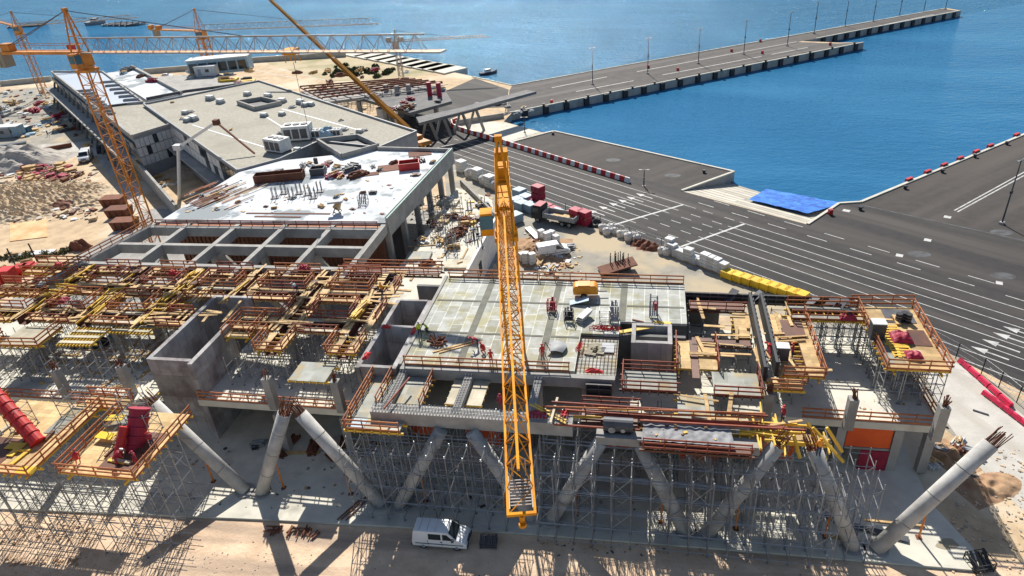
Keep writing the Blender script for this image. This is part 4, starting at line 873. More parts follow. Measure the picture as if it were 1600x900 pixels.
def make_van(label, loc, rz, windows=True, s=1):
    o = local('van', label, 'van')
    prof = [(-2.38, .32), (-2.42, .75), (-2.36, 1.15), (-2.24, 1.86), (-2.08, 1.95), (.6, 1.94), (.86, 1.88), (1.52, 1.22), (2.12, 1.04), (2.34, .82), (2.40, .5), (2.38, .32)]
    bd, hw = vanbody(o, prof, .93, .76, 1.05)
    glass(o, hw, [(.72, 1.75), (1.3, 1.2), (.35, 1.2), (.35, 1.75)], 'door_window')
    if windows: glass(o, hw, [(.2, 1.75), (.2, 1.2), (-.9, 1.2), (-.9, 1.75)])
    cross(o, hw, (1.50, 1.26), (.90, 1.86), 'windscreen', 'glass'); cross(o, hw, (-2.34, 1.25), (-2.27, 1.72), 'rear_window', 'glass', .18)
    q = MB(); q.box(2.3, 2.47, -.9, .9, .32, .58); q.build('bumper', 'steel_dark', o); q = MB(); q.box(-2.5, -2.33, -.88, .88, .32, .55); q.build('bumper', 'steel_dark', o)
    for s_ in (-1, 1):
        q = MB(); q.box(2.24, 2.40, s_*.72-.16, s_*.72+.16, .68, .86); q.build('headlight', 'offwhite', o); q = MB(); q.box(1.15, 1.35, s_*1.0-.1, s_*1.0+.1, 1.2, 1.42); q.build('mirror', 'black', o)
        q = MB(); q.box(-2.44, -2.36, s_*.82-.06, s_*.82+.06, .8, 1.15); q.build('tail_light', 'red', o); q = MB(); q.box(-2.1, 2.1, s_*.936-.01, s_*.936+.01, .66, .74); q.build('side_trim', 'steel_dark', o)
        q = MB(); q.box(.26, .285, s_*.93-.012, s_*.93+.012, .45, 1.1); q.build('door_gap', 'black', o)
    q = MB(); q.box(2.385, 2.42, -.45, .45, .68, .84); q.build('grille', 'black', o)
    q = MB(); q.box(2.46, 2.49, -.26, .26, .38, .5); q.build('number_plate', 'offwhite', o)
    for s_ in (-1, 1): q = MB(); q.box(-.99, -.965, s_*.93-.012, s_*.93+.012, .45, 1.1); q.build('door_gap', 'black', o); q = MB(); q.box(.1, .24, s_*.945-.02, s_*.945+.02, .95, 1.0); q.build('door_handle', 'black', o)
    for x in (-1.7, -1.0, -.3): q = MB(); q.box(x-.04, x+.04, -.66, .66, 1.955, 1.975); q.build('roof_rib', 'offwhite', o)
    wheels(o, [(-1.45, .82), (-1.45, -.82), (1.5, .82), (1.5, -.82)]); o.location = loc; o.rotation_euler = (0, 0, rz); o.scale = (s, s, s); return o
def dirang(a, b2): A, B2 = P(*a), P(*b2); return math.atan2(B2.y-A.y, B2.x-A.x)
va = dirang((662, 861), (714, 865)); v = P(688, 858); vv = Vector((-math.sin(va), math.cos(va), 0))*.85
make_van('white van with dark side windows parked on the sandy ground below the crane jib', v+vv, va)
va = dirang((852, 402), (882, 397)); v = P(866, 402); vv = Vector((-math.sin(va), math.cos(va), 0))*.9
make_van('white panel van without rear side windows parked on the yard beside rubble', v+vv, va, False, 1.06)
make_van('white box van parked at the sandy yard beside the dark wing', P(136, 250), R(-60), False, 1.25)
def make_car(label, loc, rz, ms):
    o = local('parked_car', label, 'car'); prof = [(-2.0, .3), (-2.05, .75), (-1.85, .9), (-1.3, 1.38), (.15, 1.42), (.9, .95), (1.9, .8), (2.02, .5), (1.98, .3)]
    bd, hw = vanbody(o, prof, .86, .66, .8, ms, .06); glass(o, hw, [(.1, 1.34), (.7, .98), (-1.45, .98), (-1.2, 1.32)]); cross(o, hw, (.86, .98), (.2, 1.38), 'windscreen', 'glass'); wheels(o, [(-1.25, .76), (-1.25, -.76), (1.25, .76), (1.25, -.76)], .31); o.location = loc; o.rotation_euler = (0, 0, rz); return o
make_car('dark car parked in the shade of the wing behind the white box van', P(158, 237), R(-50), 'black')
make_car('silver car parked on the distant storage ground by the pale cabin', P(322, 126), R(10), 'steel')
make_car('pale car parked at the lower roof beside the distant crane', P(262, 121), R(15), 'white')
def make_truck(label, loc, rz):
    o = local('tipper_truck', label, 'truck'); prof = [(2.2, .7), (2.2, 2.6), (2.35, 2.95), (3.75, 2.95), (4.05, 2.2), (4.15, 1.3), (4.12, .6)]
    bd, hw = vanbody(o, prof, 1.22, 1.16, 1.5, 'black', .08); bd.name = 'cab'; q = MB(); q.box(2.25, 3.7, -1.12, 1.12, 2.965, 3.05); q.build('cab_roof', 'crimson', o)
    glass(o, hw, [(2.7, 2.6), (3.7, 2.6), (3.95, 1.8), (2.7, 1.8)]); cross(o, hw, (4.1, 1.75), (3.84, 2.72), 'windscreen', 'glass')
    q = MB(); q.box(-3.9, 4.0, -.45, .45, .65, 1.0); q.build('chassis', 'steel_dark', o)
    q = MB(); q.box(-4.0, 1.9, -1.25, 1.25, 1.1, 1.2); q.box(-4.0, 1.9, -1.25, -1.17, 1.2, 1.95); q.box(-4.0, 1.9, 1.17, 1.25, 1.2, 1.95); q.box(1.8, 1.9, -1.168, 1.168, 1.2, 2.2); q.box(-4.0, -3.92, -1.168, 1.168, 1.2, 1.95); q.build('load_bed', 'grey', o)
    q = MB()
    for k in range(7):
        for s_ in (-1, 1): q.box(-3.8+.92*k, -3.72+.92*k, s_*1.29-.04, s_*1.29+.04, 1.12, 1.93)
    q.build('bed_rib', 'steel', o); q = MB(); q.box(-3.6, .8, -1.0, 1.0, 1.2, 1.32); q.box(-2.6, -1.2, -.7, .3, 1.32, 1.5); q.build('load', 'timber', o)
    wheels(o, [(-3.0, 1.0), (-3.0, -1.0), (-1.7, 1.0), (-1.7, -1.0), (3.0, 1.0), (3.0, -1.0)], .5, .3)
    for s_ in (-1, 1): q = MB(); q.box(4.12, 4.2, s_*.9-.2, s_*.9+.2, .75, .95); q.build('headlight', 'offwhite', o)
    o.location = loc; o.rotation_euler = (0, 0, rz); return o
ta = dirang((895, 356), (842, 346)); v = P(868, 352); make_truck('flatbed tipper truck with dark cab and grey open bed beside crimson crates', v+Vector((0, 1.0, 0)), ta)
def make_machine(label, loc, rz, ms='orange', name='compressor', cat='compressor'):
    o = local(name, label, cat); prof = [(-1.3, .5), (-1.3, 1.25), (-1.1, 1.5), (1.0, 1.5), (1.3, 1.2), (1.35, .5)]; bd, hw = vanbody(o, prof, .72, .62, .9, ms, .1); q = MB(); q.box(1.3, 2.3, -.06, .06, .5, .6); q.build('drawbar', 'steel_dark', o); wheels(o, [(-.2, .8), (-.2, -.8)], .34)
    q = MB(); q.box(-.8, .5, -.55, .55, 1.5, 1.56); q.build('lid', ms, o); q = MB(); q.box(-1.33, -1.3, -.5, .5, .7, 1.2); q.build('grille', 'black', o); o.location = loc; o.rotation_euler = (0, 0, rz); return o
make_machine('yellow orange mobile compressor with one visible wheel on the panelled deck', P(915, 462, 10.0), R(5))
# boats
def make_boat(label, loc, rz, s=1, ms='white'):
    o = local('motor_boat', label, 'boat'); st = [(-3.2, 1.1, .9), (-1, 1.25, .9), (1.2, 1.1, 1.0), (2.6, .55, 1.15), (3.4, .04, 1.3)]; q = MB(); vs = []
    for x, w_, h in st: vs += [(x, -w_, h), (x, -w_*.6, -.3), (x, w_*.6, -.3), (x, w_, h)]
    fs = [(0, 1, 2, 3), (16, 19, 18, 17)]
    for i in range(4):
        for j in range(4): fs.append((4*i+j, 4*i+4+j, 4*i+4+(j+1) % 4, 4*i+(j+1) % 4))
    q.add(vs, fs); q.build('hull', ms, o); q = MB(); q.box(-1.2, .9, -.7, .7, .95, 1.9); q.build('cabin', 'white', o); q = MB(); q.box(-1.0, .92, -.72, .72, 1.4, 1.75); q.build('window', 'glass', o); o.location = loc; o.rotation_euler = (0, 0, rz); o.scale = (s,)*3; return o
make_boat('small dark boat with a red and white flag colour near the revetment', P(763, 116, -2), R(30), .9, 'navy')
make_boat('dark workboat moored far out among the fish pens', P(150, 38, -2), R(8), 1.9, 'grey')
def penk():
    o = local('fish_pen', 'floating dark fish pen far out on the glittering sea', 'fish pen', 'fish pens far out at sea'); q = MB()
    for k in range(20): a, b2 = k*math.pi/10, (k+1)*math.pi/10; q.tube((6*math.cos(a), 6*math.sin(a), .2), (6*math.cos(b2), 6*math.sin(b2), .2), .35, 5)
    q.build('ring', 'steel_dark', o); q = MB()
    for k in range(10): a = k*math.pi/5; q.tube((6*math.cos(a), 6*math.sin(a), .2), (6*math.cos(a), 6*math.sin(a), 1.4), .12, 4)
    q.build('net_post', 'steel_dark', o); return o
pen = Kind(penk)
for k in range(6): pen(P(28+6*k, 41.5-.35*k, -2))
for k in range(5): pen(P(176+9*k, 38.5+.1*k, -2))
# ================================================================== PEOPLE
random.seed(21)
def make_person(label, loc, rz, top, legs_m, pose='stand', helmet='white', name='person'):
    o = local(name, label, 'person'); V = Vector
    pts = {'pel': V((0, 0, .96)), 'sp': V((0, .01, 1.18)), 'ch': V((0, 0, 1.38)), 'nk': V((0, .01, 1.52)), 'hd': V((0, .03, 1.63)), 'ht': V((0, .02, 1.72))}
    for s_, n_ in ((-1, 'l'), (1, 'r')):
        pts['sh'+n_] = V((s_*.19, 0, 1.43)); pts['el'+n_] = V((s_*.26, .02, 1.14)); pts['wr'+n_] = V((s_*.25, .14, .92)); pts['ha'+n_] = V((s_*.24, .19, .82))
        pts['hp'+n_] = V((s_*.10, 0, .90)); pts['kn'+n_] = V((s_*.11, .03, .50)); pts['an'+n_] = V((s_*.11, -.02, .09)); pts['to'+n_] = V((s_*.13, .15, .05))
    upper = ['sp', 'ch', 'nk', 'hd', 'ht', 'shl', 'shr', 'ell', 'elr', 'wrl', 'wrr', 'hal', 'har']
    def rot(keys, c, an):
        m_ = Matrix.Rotation(an, 3, 'X')
        for k in keys: pts[k] = c+m_ @ (pts[k]-c)
    if pose == 'bend':
        rot(upper, pts['pel'].copy(), R(-62))
        for n_ in 'lr': rot(['el'+n_, 'wr'+n_, 'ha'+n_], pts['sh'+n_].copy(), R(58))
    elif pose == 'kneel':
        for k in pts: pts[k] = pts[k]-V((0, 0, .42))
        for n_ in 'lr': pts['kn'+n_] = V((pts['hp'+n_].x*1.4, .33, .34)); pts['an'+n_] = V((pts['hp'+n_].x*1.4, -.05, .09)); pts['to'+n_] = V((pts['hp'+n_].x*1.5, .13, .05))
        rot(upper, pts['pel'].copy(), R(-35))
    elif pose == 'walk':
        pts['knl'].y += .14; pts['anl'].y += .24; pts['tol'].y += .24; pts['anr'].y -= .24; pts['tor'].y -= .22; pts['elr'].y += .1; pts['war' if 0 else 'wrr'].y += .15; pts['har'].y += .16; pts['wrl'].y -= .2; pts['hal'].y -= .22
    E_ = [('pel', 'sp'), ('sp', 'ch'), ('ch', 'nk'), ('nk', 'hd'), ('hd', 'ht')]
    for n_ in 'lr': E_ += [('ch', 'sh'+n_), ('sh'+n_, 'el'+n_), ('el'+n_, 'wr'+n_), ('wr'+n_, 'ha'+n_), ('pel', 'hp'+n_), ('hp'+n_, 'kn'+n_), ('kn'+n_, 'an'+n_), ('an'+n_, 'to'+n_)]
    rad = {'pel': .15, 'sp': .135, 'ch': .15, 'nk': .06, 'hd': .095, 'ht': .075, 'sh': .075, 'el': .052, 'wr': .04, 'ha': .042, 'hp': .10, 'kn': .072, 'an': .05, 'to': .042}
    ks = list(pts); bm = bmesh.new(); ly = bm.verts.layers.skin.verify(); vs_ = []
    for k in ks:
        v_ = bm.verts.new(pts[k]); rr = rad.get(k) or rad[k[:2]]; v_[ly].radius = (rr, rr*.85); v_[ly].use_root = (k == 'pel'); vs_.append(v_)
    for a, b2 in E_: bm.edges.new((vs_[ks.index(a)], vs_[ks.index(b2)]))
    me = bpy.data.meshes.new('tmp'); bm.to_mesh(me); bm.free(); t = bpy.data.objects.new('tmp', me); COL.objects.link(t)
    t.modifiers.new('s', 'SKIN'); sb = t.modifiers.new('d', 'SUBSURF'); sb.levels = 1; sb.render_levels = 1
    dg = bpy.context.evaluated_depsgraph_get(); nm = bpy.data.meshes.new_from_object(t.evaluated_get(dg)); bpy.data.objects.remove(t); bpy.data.meshes.remove(me)
    nm.name = 'body'; nm.materials.clear()
    for k in (top, legs_m, 'skin', 'black'): nm.materials.append(M[k])
    seg = [(pts[a], pts[b2], 3 if b2[:2] == 'to' else 2 if (b2 in ('hd', 'ht') or b2[:2] == 'ha') else 1 if b2[:2] in ('hp', 'kn', 'an') else 0) for a, b2 in E_]
    for p_ in nm.polygons:
        c = p_.center; best = (9, 0)
        for a, b2, m_ in seg:
            ab = b2-a; tt = max(0, min(1, (c-a).dot(ab)/ab.length_squared)); dd = (c-(a+ab*tt)).length; best = min(best, (dd, m_))
        p_.material_index = best[1]; p_.use_smooth = True
    b_ = bpy.data.objects.new('body', nm); COL.objects.link(b_); b_.parent = o
    hd = pts['hd'].lerp(pts['ht'], .55); up = (pts['ht']-pts['nk']).normalized(); q = MB(); x = up.cross(V((1, 0, 0))).normalized(); y = up.cross(x)
    prev = None
    for k in range(5):
        an = k*math.pi/8; r_ = .135*math.cos(an); z_ = .125*math.sin(an); ring = [hd+x*(r_*math.cos(j*math.pi/5))+y*(r_*math.sin(j*math.pi/5))+up*z_ for j in range(10)]
        o_ = len(q.v); q.v += ring
        if prev is not None:
            for j in range(10): q.f.append((prev+j, prev+(j+1) % 10, o_+(j+1) % 10, o_+j)); q.mi.append(0)
        prev = o_
    fw_ = y.cross(up); q.bar(hd-V((0, 0, .0))+V((0, .10, 0)), hd+V((0, .19, -.02)), .2, .02); q.build('safety_helmet', helmet, o)
    o.location = loc; o.rotation_euler = (0, 0, rz); return o
PE = [((657, 526), 10, 'hivis', 'navy', 'walk', 'offwhite', .4, 'worker in hi-vis vest walking at the shaft edge of the panelled deck'),
      ((669, 518), 10, 'hivis', 'navy', 'kneel', 'rust', 2.4, 'crouching worker in hi-vis vest beside the rusty clamps on the deck'),
      ((747, 543), 10, 'crimson', 'navy', 'bend', 'red', 1.8, 'worker in red shirt bending to lift the long planks on the deck'),
      ((768, 570), 10, 'red', 'red', 'stand', 'red', .2, 'worker all in red standing by the deck edge rail near the jib'),
      ((757, 553), 10, 'red', 'red', 'kneel', 'red', 1.0, 'worker all in red kneeling on the deck near the jib'),
      ((598, 462), 9.8, 'orange', 'navy', 'stand', 'orange', 2.6, 'worker in orange on the waffle grid behind the open shaft'),
      ((466, 459), 9.8, 'offwhite', 'navy', 'bend', 'white', 1.2, 'worker in white shirt bending on the waffle grid walkway'),
      ((184, 727), 9.62, 'crimson', 'crimson', 'bend', 'white', -.6, 'worker in crimson with white helmet on the bright railed platform'),
      ((217, 730), 9.62, 'crimson', 'crimson', 'stand', 'crimson', 2.0, 'worker in crimson with crimson hood standing near the platform corner rail'),
      ((123, 724), 9.62, 'red', 'red', 'kneel', 'red', .6, 'worker in red squatting at the side rail of the bright platform'),
      ((241, 700), 9.62, 'crimson', 'navy', 'stand', 'red', 1.5, 'worker in crimson jacket behind the crimson column form'),
      ((783, 640), 9.0, 'crimson', 'crimson', 'stand', 'crimson', 3.0, 'worker in crimson standing under the jib on the front beam'),
      ((848, 562), 10, 'red', 'red', 'stand', 'red', .5, 'worker in red just past the jib near the deck edge'),
      ((1278, 712), 9.02, 'orange', 'navy', 'stand', 'orange', 3.0, 'worker in orange on the yellow staging round the column tops'),
      ((1206, 556), 9.62, 'red', 'navy', 'bend', 'red', 1.2, 'worker in red beside the black wall form and grey box'),
      ((1222, 660), 9.2, 'crimson', 'navy', 'stand', 'red', 2.0, 'worker in crimson with red helmet at the end of the long red rail'),
      ((76, 213), .02, 'black', 'navy', 'walk', 'grey', 1.8, 'person in dark clothes walking alone on the pale site road'),
      ((82, 183), .02, 'rust', 'navy', 'stand', 'grey', 1.0, 'person in brown standing among the stacks by the dark wing'),
      ((445, 237), 10.05, 'crimson', 'navy', 'stand', 'red', 1.0, 'worker in crimson beside the big air unit on the gravel roof'),
      ((1237, 560), 9.62, 'crimson', 'navy', 'stand', 'red', 1.5, 'worker with red helmet behind the grey box near the yellow walkway')]
for (px, z, t_, l_, po, he, rz, lab) in PE: make_person(lab, P(*px, z), rz, t_, l_, po, he)
# ================================================================== QUAY THINGS
def blockk(ms, name):
    def f():
        q = MB(); q.add([(-.56, -.3, 0), (.56, -.3, 0), (.56, .3, 0), (-.56, .3, 0), (-.56, -.2, .5), (.56, -.2, .5), (.56, .2, .5), (-.56, .2, .5), (-.56, -.12, .95), (.56, -.12, .95), (.56, .12, .95), (-.56, .12, .95)], [(3, 2, 1, 0), (8, 9, 10, 11)]+[(i+o_, (i+1) % 4+o_, (i+1) % 4+4+o_, i+4+o_) for o_ in (0, 4) for i in range(4)])
        return tag(q.build('road_barrier', ms), 'x', 'road barrier')
    return Kind(f)
bR, bW = blockk('red', 'r'), blockk('white', 'w')
pth = [P(*c) for c in ((716, 189), (706, 193), (707, 199), (722, 205), (790, 225.5), (985, 286))]; dist = 0; k = 0
for a, b2 in zip(pth, pth[1:]):
    d = b2-a; L_ = d.length; d.normalize()
    while dist < L_:
        p = a+d*dist; (bR if k % 2 else bW)((p.x, p.y, .02), math.atan2(d.y, d.x), ('red' if k % 2 else 'white')+' block in the red and white barrier row along the quay road', ('red' if k % 2 else 'white')+' barrier blocks', 1.0); dist += 1.2; k += 1
    dist -= L_
def lampk():
    o = local('lamp_post', 'x', 'lamp post', 'tall lamp posts along the long pier'); q = MB(); q.tube((0, 0, 0), (0, 0, 10), .13, 8, .07); q.build('pole', 'steel_dark', o); q = MB(); q.obox((0, 0), 0, .3, .3, 0, .35); q.build('base_block', 'concrete', o)
    q = MB(); q.bar((-.7, 0, 10), (.7, 0, 10), .08, .08)
    for s_ in (-.7, .7): q.obox((s_, 0), 0, .25, .14, 9.92, 10.06)
    q.build('lamp_head', 'steel', o); q = MB(); q.obox((0, 0), 0, .22, .12, 4.9, 5.3); q.build('sign_plate', 'steel_dark', o); return o
lamp = Kind(lampk)
for k, c in enumerate(((926, 132), (1012, 115.5), (1091, 99.5), (1162, 85), (1230, 72), (1272, 53), (1320, 41), (1364, 33.5), (1405, 25.5), (1443, 18.5), (1477, 14.5))):
    lamp(P(*c), R(35), 'tall lamp post on the pier, %s out from the land' % ORD[k], 'tall lamp posts along the long pier')
lamp(P(1565, 350), R(40), 'tall lamp post on the dark asphalt of the inner quay near double white line')
lamp(P(1006, 291), R(0), 'short thick post with base frame at the end of the red and white barrier', scale=(1, 1, .32))
lamp(P(820, 207), R(0), 'short post with red and blue sign on the pale slipway', scale=(.9, .9, .36))
def bolk():
    o = local('bollard', 'x', 'bollard'); q = MB(); q.tube((0, 0, 0), (0, 0, .45), .28, 10, .22); q.build('post', 'black', o); q = MB(); q.tube((0, 0, .45), (0, 0, .6), .42, 10, .36); q.build('cap', 'black', o); return o
bol = Kind(bolk)
for k, c in enumerate(((1414, 295), (1472, 269.5), (1523, 246), (1573, 226))): bol(P(*c), 0, 'black mooring bollard near the white edge of the inner quay, %s from the basin corner' % ORD[k], 'mooring bollards on the inner quay')
for k, c in enumerate(((864, 210), (1100, 270), (1344, 328))): bol(P(*c), 0, ('black bollard at the outer corner of the dark asphalt mole', 'black bollard near the sea end of the dark asphalt mole', 'black bollard beside the basin corner and red post')[k])
for k in range(16): t = k/15; bol(P(815+t*520, 173-t*103, 0), 0, 'black bollard along the basin side edge of the long pier', 'bollards on the pier edge', 1.2)
def fendk():
    o = local('quay_fender', 'x', 'fender'); q = MB(); q.box(-.7, .7, -.55, -.05, -1.9, .05); q.build('rubber_face', 'black', o); q = MB(); q.box(-.8, .8, -.05, 0, -1.9, .1); q.build('back_plate', 'steel_dark', o); return o
fen = Kind(fendk)
def along(c0, c1, n_, lab, grp, sc_=1):
    A, B2 = P(*c0), P(*c1); d = (B2-A).normalized(); 
    for k in range(n_): p = A.lerp(B2, (k+.5)/n_); fen((p.x, p.y, 0), math.atan2(d.y, d.x), lab, grp, sc_)
along((803, 175.7), (1348, 66.3), 20, 'black rubber fender hanging on the basin face of the long pier', 'fenders on the long pier'); along((1277, 60), (1498, 17), 13, 'black rubber fender on the narrow outer pier arm', 'fenders on the outer pier arm')
def rfk():
    o = local('fender_panel', 'x', 'fender'); q = MB(); q.box(-.8, .8, .02, .5, -1.6, .55); q.build('panel', 'red', o); q = MB(); q.box(-.6, .6, -.1, .02, -1.4, .3); q.build('bracket', 'black', o); return o
rf = Kind(rfk); A, B2 = P(1345, 315.4), P(1600, 209); d = (B2-A).normalized()
for k, px in enumerate((1422, 1451, 1477, 1502, 1527, 1549, 1590)):
    f = (px-1345)/255; c = (1345+f*255, 315.4-f*106.4); p = P(*c); rf((p.x, p.y, 0), math.atan2(d.y, d.x), 'red fender panel over the inner quay edge, %s from the basin corner' % ORD[k], 'red fenders on the inner quay')
def hydk():
    o = local('supply_box', 'x', 'supply box'); q = MB(); q.box(-.5, .5, -.4, .4, 0, 1.3); q.build('cabinet', 'red', o); q = MB(); q.box(-.58, .58, -.48, .48, 1.3, 1.4); q.build('lid', 'crimson', o); return o
hyd = Kind(hydk)
for k, c in enumerate(((862, 161), (1013, 106.5), (1059, 110.5), (1143, 81), (1188, 65.5), (1191, 84), (1297, 71))): hyd(P(*c), R(35), 'red supply box standing on the pier deck, %s out from the land' % ORD[k], 'red supply boxes on the pier', .62)
hyd(P(1297, 335), R(20), 'red supply box with twin posts at the corner by the blue tarpaulin')
# ---- stores along the road edge
def cratek(ms, w_=1.0, dd=.75, h=1.25, rib=True, name='storage_crate'):
    def f():
        o = local(name, 'x', 'crate'); q = MB(); q.box(-w_, w_, -dd, dd, .12, h); q.build('box', ms, o); q = MB()
        for x in (-w_*.8, 0, w_*.8): q.box(x-.08, x+.08, -dd, dd, 0, .12)
        q.build('skid', 'timber', o)
        if rib:
            q = MB()
            for x in (-w_+.06, 0, w_-.06):
                for s_ in (-1, 1): q.box(x-.05, x+.05, s_*(dd+.025)-.025, s_*(dd+.025)+.025, .14, h-.02)
            for s_ in (-1, 1): q.box(-w_, w_, s_*(dd+.03)-.02, s_*(dd+.03)+.02, h-.12, h-.03)
            q.build('rib', ms, o)
        return o
    return Kind(f)
cR, cB, cY = cratek('crimson'), cratek('bluegrey', 1.0, .9, 1.5, True), cratek('yellow', .85, .7, 1.1)
RA = R(-39)
for k, (px, lv, lab) in enumerate((((840, 322), 0, 'lowest crimson crate behind the truck cab'), ((842, 321.5), 1, 'middle crimson crate behind the truck cab'), ((842, 321), 2, 'topmost crimson crate in the stack behind the truck cab'), ((854, 329), 0, 'crimson crate behind the middle of the truck bed'), ((867, 335), 0, 'crimson crate next to the blue wrapped rolls'), ((890, 343), 0, 'single low crimson crate just before the tall double stack'),
         ((901, 348), 0, 'bottom crimson crate of the tall stack nearer the truck'), ((901, 348), 1, 'upper crimson crate of the tall stack nearer the truck'), ((913, 351), 0, 'bottom crimson crate of the stack beside black drums'), ((913, 351), 1, 'upper crimson crate of the stack beside black drums'))):
    p = P(*px); cR((p.x, p.y, .02+1.26*lv), RA, lab, 'crimson crates along the road edge')
for k, (px, lab) in enumerate((((808, 322), 'blue grey crate just past the crane jib'), ((815, 327), 'blue grey crate with open side past the crane jib'), ((822, 317), 'pale blue crate behind the two grey ones'), ((829, 330), 'dark blue grey crate beside the truck cab'), ((806, 346), 'dark blue box alone on the yard next to the jib'), ((812, 307), 'pale blue covered crate closest to the white road lines'))):
    p = P(*px); cB((p.x, p.y, .02), RA+rnd(-.1, .1), lab, 'blue grey crates on the yard')
for k in range(9):
    t = (k+.0)/8; p = P(1138+t*112, 434+t*34); cY((p.x, p.y, .02), RA, 'yellow crate in the row by the white pallets, %s from the pallets' % ORD[k], 'yellow crates along the road edge')
    if k < 0: cY((p.x, p.y, 1.13), RA, 'yellow crate stacked on top in the yellow row, %s from the pallets' % ORD[k], 'yellow crates along the road edge')
def bagk():
    o = local('bulk_bag', 'x', 'bulk bag'); q = MB()
    def fn(u, v):
        a = u*2*math.pi; z = v*1.1; r_ = (.55+.12*math.sin(math.pi*v))*(1-.35*max(0, v-.8)/.2)
        p = Vector((r_*math.cos(a), r_*math.sin(a), z)); k = 1+.12*noise.noise(p*3); return (p.x*k, p.y*k, z if v < 1 else z)
    q.grid(fn, 14, 8); q.add([(.36*math.cos(i*math.pi/5), .36*math.sin(i*math.pi/5), 1.06) for i in range(10)], [tuple(range(10))]); q.build('sack', 'sack', o, smooth=True); q = MB()
    for s_ in (-1, 1): q.tube((s_*.35, -.2, 1.05), (s_*.2, 0, 1.35), .04, 4); q.tube((s_*.2, 0, 1.35), (s_*.35, .2, 1.05), .04, 4)
    q.build('lifting_loop', 'sack', o); return o
bag = Kind(bagk)
for k, c in enumerate(((942, 361), (948, 366), (955, 360), (960, 365), (970, 370), (977, 369), (983, 375), (990, 374), (995, 377), (1034, 396), (1042, 398))): p = P(*c); bag((p.x, p.y, .01), rnd(0, 6), 'bulging white bulk bag in the row between crimson crates and wrapped pallets', 'white bulk bags along the road edge', rnd(.95, 1.3))
def palk():
    o = local('wrapped_pallet', 'x', 'pallet'); q = MB(); q.box(-.6, .6, -.5, .5, .14, 1.45); b2 = q.build('wrapped_load', 'offwhite', o); q = MB()
    for y in (-.42, 0, .42): q.box(-.62, .62, y-.06, y+.06, 0, .13)
    q.build('pallet_base', 'timber', o); q = MB()
    for z in (.45, .8, 1.15): q.box(-.61, .61, -.51, .51, z, z+.04)
    q.build('strap', 'grey', o); return o
pal = Kind(palk)
for k, (c, h) in enumerate((((1050, 397), 1.2), ((1058, 401), .9), ((1066, 405), 1.0), ((1075, 408), 1.45), ((1084, 411), .8), ((1090, 412), .75), ((1101, 417), 1.5), ((1109, 420), 1.45), ((1118, 423), 1.4), ((1129, 428), 1.25), ((1046, 392), 1.5))): p = P(*c); pal((p.x, p.y, .01), RA+rnd(-.1, .1), 'white wrapped pallet by the fence, %s towards the yellow crates' % ORD[k], 'white wrapped pallets along the road edge', (1.05, 1.05, h))
for k, c in enumerate(((846, 376), (855, 381), (862, 377), (869, 383), (816, 408), (822, 412), (832, 414))): p = P(*c); pal((p.x, p.y, .02), rnd(0, 3), 'wrapped pallet by the yard van, %s of that group' % ORD[k], 'pallets by the yard van', (.8, .8, rnd(.9, 1.4)))
for k, c in enumerate(((722, 268), (735, 276), (747, 281), (757, 287), (766, 292), (775, 296))): p = P(*c); (bag if k % 2 else pal)((p.x, p.y, .02), RA, 'pale sack or pallet beside the slab corner wall, %s from the slab' % ORD[k], 'pale goods by the slab corner', 1.6)
# chain-link fence along the road edge and red barriers
def fence(pts, label, h=2.0, sp=3.0):
    o = thing('wire_fence', label, 'fence', pts[0]); q = MB(); wq = MB()
    for a, b2 in zip(pts, pts[1:]):
        n_ = max(1, int((b2-a).length/sp))
        for k in range(n_+1): p = a.lerp(b2, k/n_); q.tube(p, p+Vector((0, 0, h)), .05, 5)
        for z in (.15, h*.35, h*.68, h-.04): wq.tube(a+Vector((0, 0, z)), b2+Vector((0, 0, z)), .014, 3)
        n2 = int((b2-a).length/.5)
        for k in range(n2): p, p1 = a.lerp(b2, k/n2), a.lerp(b2, (k+1)/n2); wq.tube(p+Vector((0, 0, .1)), p1+Vector((0, 0, h)), .008, 3)
    q.build('fence_post', 'steel_dark', o); wq.build('wire', 'steel', o); return o
fence([P(*c) for c in ((1444, 533), (1493, 560), (1533, 584), (1560, 605), (1588, 629), (1640, 672))], 'grey wire fence with posts between the pale track and the lane lines')
fence([P(*c) for c in ((835, 311), (938, 353), (1033, 388))], 'thin wire fence along the road behind the crates and bags', 1.8, 6)
def rbk():
    o = local('plastic_barrier', 'x', 'barrier'); q = MB(); q.add([(-1, -.28, 0), (1, -.28, 0), (1, .28, 0), (-1, .28, 0), (-1, -.12, .8), (1, -.12, .8), (1, .12, .8), (-1, .12, .8)], [(3, 2, 1, 0), (4, 5, 6, 7)]+[(i, (i+1) % 4, (i+1) % 4+4, i+4) for i in range(4)]); q.build('shell', 'pinkred', o); q = MB(); q.box(-.5, .5, -.3, .3, .02, .16); q.build('foot', 'black', o); return o
mat('pinkred', (.72, .03, .09), (.55, .02, .07), 1, .5, vary=.06)
rb = Kind(rbk)
A, B2 = P(1507, 572), P(1570, 628); 
for k in range(5): p = A.lerp(B2, k/4); rb((p.x, p.y, .02), math.atan2(B2.y-A.y, B2.x-A.x), 'bright red plastic barrier in the line touching the wire fence, %s from the road' % ORD[k], 'red barriers by the fence', (.85, 1.1, .6))
A, B2 = P(1546, 622), P(1612, 672)
for k in range(6): p = A.lerp(B2, k/5); rb((p.x, p.y, .02), math.atan2(B2.y-A.y, B2.x-A.x)+rnd(-.05, .05), 'bright red plastic barrier in the loose line on the pale track, %s from the road' % ORD[k], 'red barriers by the fence', (.8, 1.1, .55))
# ================================================================== SITE CLUTTER
random.seed(33)
